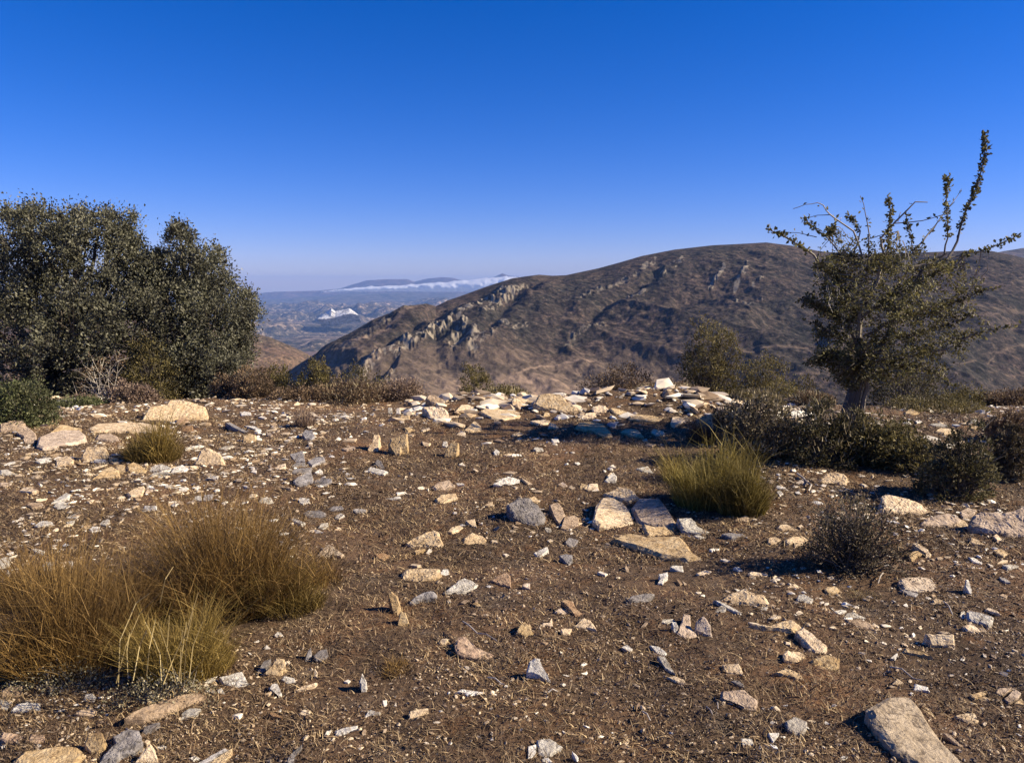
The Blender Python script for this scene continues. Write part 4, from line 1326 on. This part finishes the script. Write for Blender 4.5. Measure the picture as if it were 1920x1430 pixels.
for (zx, zy, rx, ry, dn) in ELL:
    cnt = int(rx*ry/1000.0*dn*3.7)
    for _ in range(cnt):
        a = rnd.uniform(0, 6.283); r = math.sqrt(rnd.random())
        px = ZX + (zx+rx*r*math.cos(a))/ZS; py = ZY + (zy+ry*r*math.sin(a))/ZS
        wdep = 0.75*min(1.0, rx/200)
        T_ = np.array(at_depth(px, py, TD)[:]); T_[1] = TD + rnd.uniform(-1, 1)*wdep
        T_[0] *= T_[1]/TD; T_[2] = CAM_H+(T_[2]-CAM_H)*T_[1]/TD
        i = np.argmin(((nn-T_)**2*np.array([1, .5, 1])).sum(1))
        s = Vector(nn[i]); e_ = Vector(T_)
        if (e_-s).length > 0.55: s = e_ + (s-e_).normalized()*0.4
        tw = wob(s, e_, 5, 0.06, rnd)
        twigs.add(*tube(tw, [0.006, 0.005, 0.004, 0.003, 0.0025, 0.0015], 3))
        qi = np.array([q[:] for q in tw]); n = rnd.randint(14, 26)
        tt = rng.uniform(0.3, 1, n)*5; i0 = np.minimum(tt.astype(int), 4); fr = (tt-i0)[:, None]
        pp = qi[i0]*(1-fr)+qi[i0+1]*fr + rng.normal(size=(n, 3))*0.022
        leaves.add(*leaf_quads(pp, 0.030, rng, up=0.2, aspect=0.62))
trunk.build('trunk', M['bark'], root); twigs.build('branches', M['branch'], root); leaves.build('foliage', M['thorn_leaf'], root)

# ---- tussocks of broom and grass
def tussock(name, label, cat, px, pybase, wpx, toppy, n, mat, seed, group=None, lean=0.55, width=0.004, curve=0.45, stalks=0, D=None, fork=True):
    """fan of thin stems whose outline is about wpx wide and reaches row toppy"""
    n = int(n*(0.68 if width < .004 else .8)); lean *= 1
    rng = np.random.default_rng(seed)
    c = at(px, pybase) if D is None else Vector((ray(px, pybase).x*D, D, Gs(ray(px, pybase).x*D, D)))
    D = c.y
    Wm = wpx/F*D
    R = Wm*0.5
    tz_ = at_depth(px, toppy, D).z - c.z
    H = max(tz_, 0.08)*(0.80 if D < 4.6 else 0.9)
    c.y += R*0.25
    root_r = R*0.72
    a = rng.uniform(0, 6.283, n); rr = np.sqrt(rng.random(n))*root_r
    x = c.x + np.cos(a)*rr; y = c.y + np.sin(a)*rr*0.8
    P = np.stack([x, y, zground(x, y)-0.01], -1)
    az = a + rng.normal(0, 0.8, n)
    out = rr/root_r
    patch = np.clip(0.95 + 1.6*vn(x*5/max(R, .2)*.5, y*5/max(R, .2)*.5, seed) + 0.5*vn(x*14, y*14, seed+1), 0.3, 1.6)
    Hs = H*rng.uniform(0.22, 1.08, n)*(1-0.45*out**2)*patch
    Hs = np.where(rng.random(n) < 0.05, Hs*1.35, Hs)
    le = np.clip((0.08+out*0.9)*(R-root_r*0.6)/H*rng.uniform(0.5, 2.1, n), 0, 3.5)
    V, Q = blades(P, Hs, le, np.full(n, width), rng, az=az, curve=curve, seg=4)
    A = Acc(); A.add(V, Q)
    if fork:   # side shoots half way up
        m_ = n
        Vr = V.reshape(n, 10, 3)
        k = rng.integers(1, 4, m_)
        s = Vr[np.arange(m_), 2*k]
        V2, Q2 = blades(s, Hs*rng.uniform(0.2, 0.55, m_), rng.uniform(0.2, 2.4, m_), np.full(m_, width*0.75), rng, az=rng.uniform(0, 6.283, m_), seg=2)
        A.add(V2, Q2)
    root = empty(name, tuple(c)); tag(root, label, cat, group)
    A.build('stems', mat, root)
    return root, c, R, H

tussock('broom_clump', 'wide brown broom clump at the far left foreground', 'broom bush', 95, 1255, 390, 1035, 5200, M['broom_brown'], 31, width=0.0034)
tussock('broom_clump', 'tall brown broom clump behind the pale stalks', 'broom bush', 408, 1150, 395, 962, 6200, M['broom_brown'], 32, width=0.0036)
tussock('grass_clump', 'olive grass clump of the left foreground from which pale stalks rise', 'grass clump', 330, 1270, 270, 1095, 4200, M['broom'], 33, width=0.0032)
tussock('broom_clump', 'low olive broom clump reaching over the turf toward the middle', 'broom bush', 530, 1150, 200, 1045, 1800, M['broom'], 34, width=0.0034)
tussock('broom_clump', 'faded brown broom clump between the two larger clumps', 'broom bush', 250, 1160, 260, 1010, 2900, M['broom_brown'], 35, width=0.0034)
tussock('grass_tussock', 'small golden tussock surrounded by rocks before the oaks', 'tussock', 278, 866, 140, 786, 3000, M['broom'], 36, width=0.006)
tussock('broom_bush', 'larger bright olive broom bush in the sun, right of the middle', 'broom bush', 1335, 950, 180, 806, 4400, M['broom_bright'], 37, width=0.0055)
tussock('broom_bush', 'lower bright olive broom bush touching the right side of the larger one', 'broom bush', 1395, 964, 125, 872, 2400, M['broom_bright'], 137, width=0.0055)
tussock('broom_bush', 'thin brownish broom reaching left of the bright olive bush', 'broom bush', 1285, 905, 110, 830, 900, M['broom'], 38, width=0.005)
tussock('dry_tuft', 'small dry purplish tuft at the back above the dark banded stone', 'tuft', 570, 800, 50, 762, 700, M['pink_leaf'], 39, width=0.007)
tussock('dry_tuft', 'upright brown tuft before the striped upright rock', 'tuft', 1318, 832, 70, 785, 800, M['brown_leaf'], 40, width=0.007)
tussock('dry_tuft', 'small straw tuft at the foot of the low dark bush', 'tuft', 1625, 1120, 90, 1090, 350, M['straw'], 41, width=0.003)
tussock('dry_tuft', 'tiny rusty tuft left of the brown rock with a hollow', 'tuft', 735, 1262, 90, 1238, 420, M['broom_brown'], 42, width=0.003)
tussock('broom_clump', 'low sprawling broom clump at the left picture edge behind the wide one', 'broom bush', 60, 1130, 220, 1045, 1700, M['broom_brown'], 43, width=0.0034)
tussock('broom_clump', 'thin low broom patch at the right end of the foreground broom', 'broom bush', 590, 1095, 130, 1035, 700, M['broom_brown'], 44, width=0.0034)
# pale flowering stalks
rng = np.random.default_rng(50)
STK = [((222, 1285), (225, 1200), (255, 1130), (280, 1112)), ((218, 1280), (236, 1210), (262, 1150), (300, 1112)), ((240, 1270), (238, 1220), (243, 1185)), ((302, 1275), (300, 1225), (285, 1190), (272, 1165)),
       ((315, 1275), (313, 1220), (318, 1150), (330, 1120)), ((335, 1275), (342, 1220), (350, 1165)), ((345, 1272), (350, 1200), (362, 1145)), ((305, 1285), (325, 1235), (350, 1180), (372, 1110)),
       ((330, 1280), (318, 1230), (296, 1165)), ((340, 1278), (338, 1232), (342, 1180)), ((300, 1130), (310, 1085), (325, 1062)), ((275, 1265), (280, 1215), (292, 1160)), ((355, 1270), (362, 1210), (380, 1165)), ((250, 1275), (262, 1210), (275, 1180))]
A = Acc(); D = at(320, 1290).y - 0.16
for s in STK:
    P = [at_depth(px, py, D + 0.06*math.sin(px*1.7+i)) for i, (px, py) in enumerate(s)]
    Q = []
    for a, b_ in zip(P[:-1], P[1:]):
        for j in range(4): Q.append(a.lerp(b_, j/4))
    Q.append(P[-1])
    A.add(*tube(Q, [0.0022*(1-0.5*i/len(Q)) for i in range(len(Q))], 4))
root = empty('tall_grass', tuple(at(320, 1280))); tag(root, 'tall pale straw stalks standing in front of the olive grass clump', 'grass stalks')
A.build('stalks', M['straw'], root)
x = np.random.default_rng(5).normal(0, 1, 300)

# ---- leafy and twiggy shrubs
def shrub(name, label, px, pybase, wpx, toppy, mat, seed, nleaf=3000, leaf=0.03, ntwig=90, twig_mat='bark', D=None, group=None, cat='shrub', depth=0.8, tips=0, up=0.5, clump=0.10, tipmat='pale_tip', hollow=0.35):
    rng = np.random.default_rng(seed); rnd = random.Random(seed)
    if D is None: c = at(px, pybase); D = c.y
    else:
        dx = ray(px, pybase).x; c = Vector((dx*D, D, Gs(dx*D, D)))
    Rx = wpx/F*D*0.5; Ry = Rx*depth
    H = max(at_depth(px, toppy, D).z - c.z, 0.06)*1.13
    if name in ('olive_shrub', 'brown_shrub', 'heather', 'dark_shrub', 'bare_shrub'): H *= 1.25 if group == BK else 1.1
    c = Vector((c.x, c.y + Ry*0.4, Gs(c.x, c.y+Ry*0.4)))
    root = empty(name, tuple(c)); tag(root, label, cat, group)
    if mat is M['dark_leaf'] and leaf > .02: nleaf = int(nleaf*0.6); ntwig = int(ntwig*1.4)
    ncl = max(12, int(nleaf/34))
    u = rng.normal(size=(ncl, 3)); u[:, 2] = np.abs(u[:, 2]); u /= np.linalg.norm(u, axis=1)[:, None]
    rad = rng.uniform(hollow, 1.0, ncl)**0.6*(1+0.28*vn(u[:, 0]*2.4+seed, u[:, 2]*2.4, seed))
    cc = np.array(c) + u*rad[:, None]*np.array([Rx, Ry, H])
    idx = rng.integers(0, ncl, nleaf)
    P = cc[idx] + rng.normal(size=(nleaf, 3))*clump*min(Rx, 0.8)*0.8
    zg = G(P[:, 0], P[:, 1]); P[:, 2] = np.maximum(P[:, 2], zg+0.01)
    lf = Acc(); lf.add(*leaf_quads(P, leaf, rng, up=up, dirv=u[idx]*0.7))
    tw = Acc()
    for i in range(min(ntwig, ncl)):
        e_ = Vector(cc[i]); s = Vector((c.x + rnd.uniform(-.25, .25)*Rx, c.y + rnd.uniform(-.25, .25)*Ry, 0)); s.z = Gs(s.x, s.y)-0.02
        r = 0.004 + 0.004*H
        pts = wob(s, e_, 4, 0.05, rnd)
        tw.add(*tube(pts, [r, r*.8, r*.6, r*.4, r*.25], 4))
        for _ in range(3):
            q = pts[rnd.randint(2, 4)]; d = Vector((rnd.uniform(-1, 1), rnd.uniform(-1, 1), rnd.uniform(0, 1.2))).normalized()*rnd.uniform(.08, .22)*(0.4+H)
            tw.add(*tube([q, q+d*0.5, q+d], [r*.35, r*.28, r*.15], 3))
    tw.build('stems', M[twig_mat], root)
    lf.build('foliage', mat, root)
    if tips:
        u = rng.normal(size=(tips, 3)); u[:, 2] = np.abs(u[:, 2])+.15; u /= np.linalg.norm(u, axis=1)[:, None]
        P = np.array(c) + u*np.array([Rx, Ry, H])*rng.uniform(0.85, 1.02, (tips, 1))
        V, Q = blades(P, np.full(tips, 0.05)*rng.uniform(.5, 1.4, tips), rng.uniform(0, .6, tips), np.full(tips, 0.010), rng, seg=2)
        t_ = Acc(); t_.add(V, Q); t_.build('spiny_tips', M[tipmat], root)['kind'] = 'stuff'
    return root

BK = 'row of shrubs along the far edge of the plateau'
shrub('bare_shrub', 'bare twiggy shrub with pale forking stems before the large oak', 188, 762, 110, 650, M['brown_leaf'], 61, 900, .03, 110, 'pale_bark', D=11.6, hollow=.5)
shrub('brown_shrub', 'broad brown shrub between the bare shrub and the smaller oak', 272, 752, 120, 652, M['olive_leaf'], 62, 7000, .035, 90, D=11.9)
shrub('green_shrub', 'low green leafy shrub at the left edge', 20, 800, 150, 728, M['green_leaf'], 63, 9000, .032, 60)
shrub('green_shrub', 'small low green shrub behind the tan slabs on the left', 140, 797, 110, 768, M['green_leaf'], 76, 3000, .028, 30, D=10.4)
shrub('dry_shrub', 'pinkish dry shrub left of the big tan boulder', 243, 786, 100, 722, M['pink_leaf'], 64, 4200, .032, 80, D=10.7)
shrub('dry_shrub', 'low grey-brown shrub beside the grey boulder at the back left', 145, 776, 70, 748, M['pink_leaf'], 65, 2200, .03, 40, D=10.8)
BK = 'row of shrubs along the far edge of the plateau'
shrub('brown_shrub', 'purplish brown shrub right of the big tan boulder', 430, 768, 90, 716, M['brown_leaf'], 66, 5200, .034, 70, D=11.4, group=BK)
shrub('olive_shrub', 'olive brown shrub in the gap right of the oaks', 508, 765, 100, 697, M['olive_leaf'], 67, 6200, .034, 70, D=12.0, group=BK)
shrub('olive_shrub', 'pointed olive shrub rising before the valley', 595, 765, 90, 690, M['olive_leaf'], 68, 5600, .034, 70, D=12.0, group=BK)
shrub('heather', 'purple brown heather mound with pale tips left of the stony ridge', 655, 776, 150, 726, M['brown_leaf'], 69, 6500, .03, 70, D=11.0, group=BK, tips=260)
shrub('heather', 'purplish heather mound touching the rounded ridge rock', 745, 776, 115, 724, M['pink_leaf'], 70, 5200, .03, 70, D=11.2, group=BK)
shrub('heather', 'dark heather mound between the two purple mounds and the olive shrubs', 560, 775, 120, 738, M['brown_leaf'], 71, 4500, .03, 50, D=10.9, group=BK)
shrub('olive_shrub', 'faint olive shrub behind the stony ridge left of the ridge boulder', 888, 775, 80, 700, M['olive_leaf'], 72, 3500, .03, 60, D=12.4, group=BK)
shrub('thorn_cushion', 'pale tipped thorn cushion left of the ridge boulder', 948, 756, 100, 729, M['olive_leaf'], 73, 3200, .028, 40, D=11.2, group=BK, tips=420)
shrub('brown_shrub', 'dark brown shrub behind the right end of the stony ridge', 1165, 772, 150, 703, M['brown_leaf'], 74, 6500, .034, 80, D=12.2, group=BK)
shrub('olive_shrub', 'tall rounded olive shrub behind the ridge in the right half', 1335, 775, 125, 640, M['olive_leaf'], 75, 11000, .034, 110, D=12.2, group=BK)
shrub('olive_shrub', 'wide low olive shrub joining the tall rounded one to the thorny tree', 1450, 775, 170, 700, M['olive_leaf'], 77, 8500, .034, 80, D=12.2, group=BK)
shrub('thorn_cushion', 'grey white tipped thorn cushion before the tall rounded shrub', 1250, 776, 125, 744, M['brown_leaf'], 78, 4600, .028, 50, D=10.4, group=BK, tips=700)
shrub('thorn_cushion', 'golden tipped thorn cushion left of the thorny tree', 1420, 775, 115, 739, M['olive_leaf'], 79, 4600, .028, 50, D=10.2, group=BK, tips=700)
shrub('thorn_cushion', 'pale tipped thorn cushion touching the trunk of the thorny tree', 1528, 772, 90, 741, M['brown_leaf'], 80, 3200, .028, 40, D=10.2, group=BK, tips=360)
shrub('olive_shrub', 'dark olive shrub behind the trunk of the thorny tree on its right', 1710, 775, 170, 688, M['dark_leaf'], 81, 9000, .034, 80, D=11.4, group=BK)
shrub('thorn_cushion', 'wide golden thorn cushion on the pale rocks at the right edge', 1770, 790, 190, 765, M['olive_leaf'], 82, 5200, .028, 50, D=9.9, group=BK, tips=650)
shrub('olive_shrub', 'olive shrub against the hill between the golden cushion and the right edge', 1820, 785, 150, 742, M['olive_leaf'], 104, 6500, .034, 80, D=11.3, group=BK)
shrub('brown_shrub', 'brown shrub at the far right edge of the plateau', 1915, 795, 130, 738, M['brown_leaf'], 105, 5500, .034, 80, D=10.9, group=BK)
shrub('brown_shrub', 'reddish twiggy shrub between the oaks and the pointed olive shrub', 470, 768, 90, 706, M['brown_leaf'], 106, 4200, .03, 120, D=11.2, group=BK)
shrub('olive_shrub', 'low olive shrub behind the purple heather mounds', 680, 770, 120, 708, M['olive_leaf'], 107, 4500, .03, 100, D=12.2, group=BK)
shrub('brown_shrub', 'rusty shrub at the right edge beyond the pale rocks', 1895, 830, 90, 782, M['brown_leaf'], 83, 3600, .03, 50)
UT = 'shrubs growing under the thorny tree'
shrub('dark_shrub', 'wide brownish thorny shrub left of the thorny tree trunk', 1440, 862, 170, 768, M['twiggy'], 84, 6200, .03, 120, group=UT, tips=160)
shrub('dark_shrub', 'dark spiny shrub hiding the foot of the thorny tree', 1545, 872, 150, 775, M['dark_leaf'], 85, 9000, .03, 120, group=UT, tips=160)
shrub('olive_shrub', 'olive shrub right of the thorny tree foot behind the knobbly rock', 1665, 872, 190, 808, M['olive_leaf'], 86, 7000, .03, 110, group=UT, hollow=.2)
shrub('dark_shrub', 'dark green shrub above the large right-hand boulder', 1810, 935, 150, 822, M['dark_leaf'], 87, 8200, .028, 100, group=UT)
shrub('dark_shrub', 'loose brownish shrub cut by the right edge of the picture', 1900, 900, 90, 815, M['twiggy'], 88, 3600, .028, 80, group=UT)
shrub('dark_bush', 'low dark twiggy bush throwing a long shadow in the right foreground', 1612, 1078, 200, 930, M['twiggy'], 89, 4200, .018, 230, up=.3, hollow=.15, clump=.13)
shrub('low_herb', 'low grey green herb patch before the left foreground broom', 90, 1290, 260, 1268, M['pale_green'], 90, 1300, .012, 10, cat='herb patch', depth=.4)
shrub('low_herb', 'patch of pale curled leaves below the tall pale stalks', 290, 1325, 260, 1285, M['pale_green'], 91, 1000, .012, 10, cat='herb patch', depth=.4)

shrub('dark_shrub', 'dark shrub hiding the trunk base of the thorny tree at its right', 1610, 868, 110, 790, M['dark_leaf'], 101, 6000, .028, 90, group=UT, tips=90)
shrub('dark_shrub', 'brownish thorny shrub right behind the bright olive broom bush', 1385, 832, 110, 765, M['twiggy'], 102, 3400, .03, 90, group=UT, tips=120)
shrub('olive_shrub', 'sparse olive shrub between the knobbly rock and the dark green shrub', 1730, 890, 130, 842, M['olive_leaf'], 103, 3000, .026, 90, group=UT, hollow=.2)
# ---- loose sticks and fallen branches
def stick(label, pts, r, mat='pale_bark', name='stick', lift=.02, cat='stick'):
    P = [at(px, py) + Vector((0, 0, lift + (0.01 if i % 2 else 0))) for i, (px, py) in enumerate(pts)]
    V, Q = tube(P, [r*(1-.5*i/len(P)) for i in range(len(P))], 6)
    o = mesh_np(name, V, quads=Q, mat=M[mat], loc=P[0]); tag(o, label, cat, 'dry sticks lying on the ground')
stick('dry forked stick pointing down right under the dark shrubs', [(1495, 892), (1505, 902), (1513, 908), (1521, 916), (1516, 925)], .010)
stick('straight pale stick below the dark green shrub on the right', [(1715, 893), (1730, 896), (1748, 899)], .008)
stick('pale curved twig leaning on the rusty rock', [(868, 1188), (880, 1200), (895, 1211), (912, 1217), (932, 1226)], .0035, lift=.06)
stick('thin pale twig in front of the ribbed yellow slabs on the right', [(1768, 1134), (1778, 1146), (1786, 1160)], .0035)
stick('long thin twig above the huge tilted slab', [(1668, 1258), (1690, 1266), (1712, 1280), (1730, 1288)], .0035)
stick('grey stick lying in the left foreground broom', [(210, 1142), (228, 1147), (250, 1149)], .004, lift=.10)
stick('short pale twig left of the brown crumbly rock in the right foreground', [(1324, 1333), (1332, 1345), (1336, 1349)], .003)
stick('upright pale splinter in the right foreground', [(1345, 1326), (1346, 1343)], .003)
stick('thin white twig in the lower middle', [(1205, 1343), (1213, 1352), (1219, 1360)], .003)
stick('bleached twig lying above the cracked white stone', [(1028, 1306), (1036, 1305), (1046, 1305)], .003)
stick('thin curved twig in the bottom middle of the turf', [(915, 1278), (928, 1284), (940, 1290), (946, 1296)], .003)
stick('pale twig at the foot of the low dark bush', [(1655, 1080), (1650, 1090), (1646, 1100)], .004)
# ------------------------------------------------------------------ sun, sky, cloud, haze, camera
SUN_EL = math.radians(31); SUN_AZ = math.radians(94)     # clockwise from the viewing direction
sun = bpy.data.lights.new('sun', 'SUN'); sun.energy = 5.0; sun.angle = math.radians(0.5); sun.color = (1.0, 0.87, 0.66)
so = bpy.data.objects.new('sun', sun); COL.objects.link(so)
sd = Vector((math.sin(SUN_AZ)*math.cos(SUN_EL), math.cos(SUN_AZ)*math.cos(SUN_EL), math.sin(SUN_EL)))
so.rotation_euler = sd.to_track_quat('Z', 'Y').to_euler(); so.location = (20, -5, 20)
w = bpy.data.worlds.new('World'); SC.world = w; w.use_nodes = True
nt = w.node_tree; bg = nt.nodes['Background']
sky = nt.nodes.new('ShaderNodeTexSky'); sky.sky_type = 'NISHITA'; sky.sun_disc = False
sky.sun_elevation = SUN_EL; sky.sun_rotation = SUN_AZ; sky.altitude = 1500
sky.air_density = 1.0; sky.dust_density = 0.3; sky.ozone_density = 4.0
hs = nt.nodes.new('ShaderNodeHueSaturation'); hs.inputs['Saturation'].default_value = SKY_SAT
nt.links.new(sky.outputs[0], hs.inputs['Color']); tint = nt.nodes.new('ShaderNodeMix'); tint.data_type = 'RGBA'; tint.blend_type = 'MULTIPLY'; tint.inputs[0].default_value = 1
nt.links.new(hs.outputs[0], tint.inputs[6]); tint.inputs[7].default_value = (0.80, 0.71, 1.18, 1)
nt.links.new(tint.outputs[2], bg.inputs[0])
bg.inputs[1].default_value = SKY_STR

# bank of low cloud lying before the distant range, beyond the haze
cl_top = [(600, 547), (640, 543), (680, 538), (700, 536.5), (730, 536), (760, 535), (800, 531), (850, 528), (880, 526), (915, 522), (950, 518), (1000, 520), (1060, 524), (1200, 530)]
cl_bot = [(600, 548), (640, 546), (700, 546), (760, 546), (850, 547), (950, 547), (1200, 546)]
rng = np.random.default_rng(8)
nx_, ny_ = 300, 25
th = np.linspace(0, 2*math.pi, ny_)[:-1]
pxc = np.linspace(604, 1190, nx_)
tp = interp(cl_top, pxc) + 1.6*fbm(pxc/14, pxc*0+1, 5, 4) ; bt = interp(cl_bot, pxc) + 1.0*fbm(pxc/24, pxc*0+7, 6, 3)
V = []
for i, q in enumerate(pxc):
    D_ = 18950
    zt = D_*tan_at(q, tp[i]); zb = D_*tan_at(q, bt[i]); xc = px2u(q)*D_
    rr = (zt-zb)/2*min(1, (q-600)/30)
    for t_ in th:
        V.append((xc, D_ + 420*math.cos(t_)*min(1, (q-600)/30), CAM_H + (zt+zb)/2 + rr*math.sin(t_)))
V = np.array(V); no = fbm(V[:, 0]/160, V[:, 1]/140+V[:, 2]/70, 17, 4)
V[:, 2] += 26*no; V[:, 1] += 120*no
Q = [(i*24+k, i*24+(k+1) % 24, (i+1)*24+(k+1) % 24, (i+1)*24+k) for i in range(nx_-1) for k in range(24)]
m = bpy.data.materials.new('cloud_mist'); m.use_nodes = True; nt = m.node_tree; nt.nodes.clear()
out = nt.nodes.new('ShaderNodeOutputMaterial'); v = nt.nodes.new('ShaderNodeBsdfDiffuse'); v.inputs[0].default_value = (0.95, 0.95, 0.97, 1)
t_ = nt.nodes.new('ShaderNodeBsdfTranslucent'); t_.inputs[0].default_value = (0.95, 0.95, 0.97, 1); ms = nt.nodes.new('ShaderNodeMixShader'); ms.inputs[0].default_value = 0.4
nt.links.new(v.outputs[0], ms.inputs[1]); nt.links.new(t_.outputs[0], ms.inputs[2]); nt.links.new(ms.outputs[0], out.inputs[0])
o = mesh_np('low_cloud', V, quads=Q, mat=m, smooth=True); tag(o, 'long bank of low white cloud before the distant mountains', 'cloud', kind='stuff')

# the air
x0, x1, y0, y1, z0, z1 = -17900, 17900, -2900, 17900, -645, 150
m = bpy.data.materials.new('haze'); m.use_nodes = True; nt = m.node_tree; nt.nodes.clear()
out = nt.nodes.new('ShaderNodeOutputMaterial'); v = nt.nodes.new('ShaderNodeVolumePrincipled')
v.inputs['Color'].default_value = HAZE_COL; v.inputs['Density'].default_value = HAZE_D; v.inputs['Anisotropy'].default_value = 0.0
nt.links.new(v.outputs[0], out.inputs['Volume'])
Vh = [(x, y, z) for x in (x0, x1) for y in (y0, y1) for z in (z0, z1)]
o = mesh_np('haze', Vh, quads=[(0, 1, 3, 2), (4, 6, 7, 5), (0, 4, 5, 1), (2, 3, 7, 6), (0, 2, 6, 4), (1, 5, 7, 3)], mat=m); tag(o, kind='stuff')

cam = bpy.data.cameras.new('camera'); cam.lens = F/W0*36; cam.sensor_width = 36; cam.clip_start = 0.05; cam.clip_end = 80000
co = bpy.data.objects.new('camera', cam); COL.objects.link(co); co.location = (0, 0, CAM_H); co.rotation_euler = (math.radians(90)-PITCH, 0, 0)
SC.camera = co
SC.view_settings.view_transform = 'Standard'; SC.view_settings.look = 'None'; SC.view_settings.gamma = 1; SC.view_settings.exposure = EXPO
SC.cycles.use_denoising = True; SC.cycles.max_bounces = 5; SC.cycles.diffuse_bounces = 2; SC.cycles.transmission_bounces = 3; SC.cycles.transparent_max_bounces = 4
SC.cycles.volume_bounces = 0
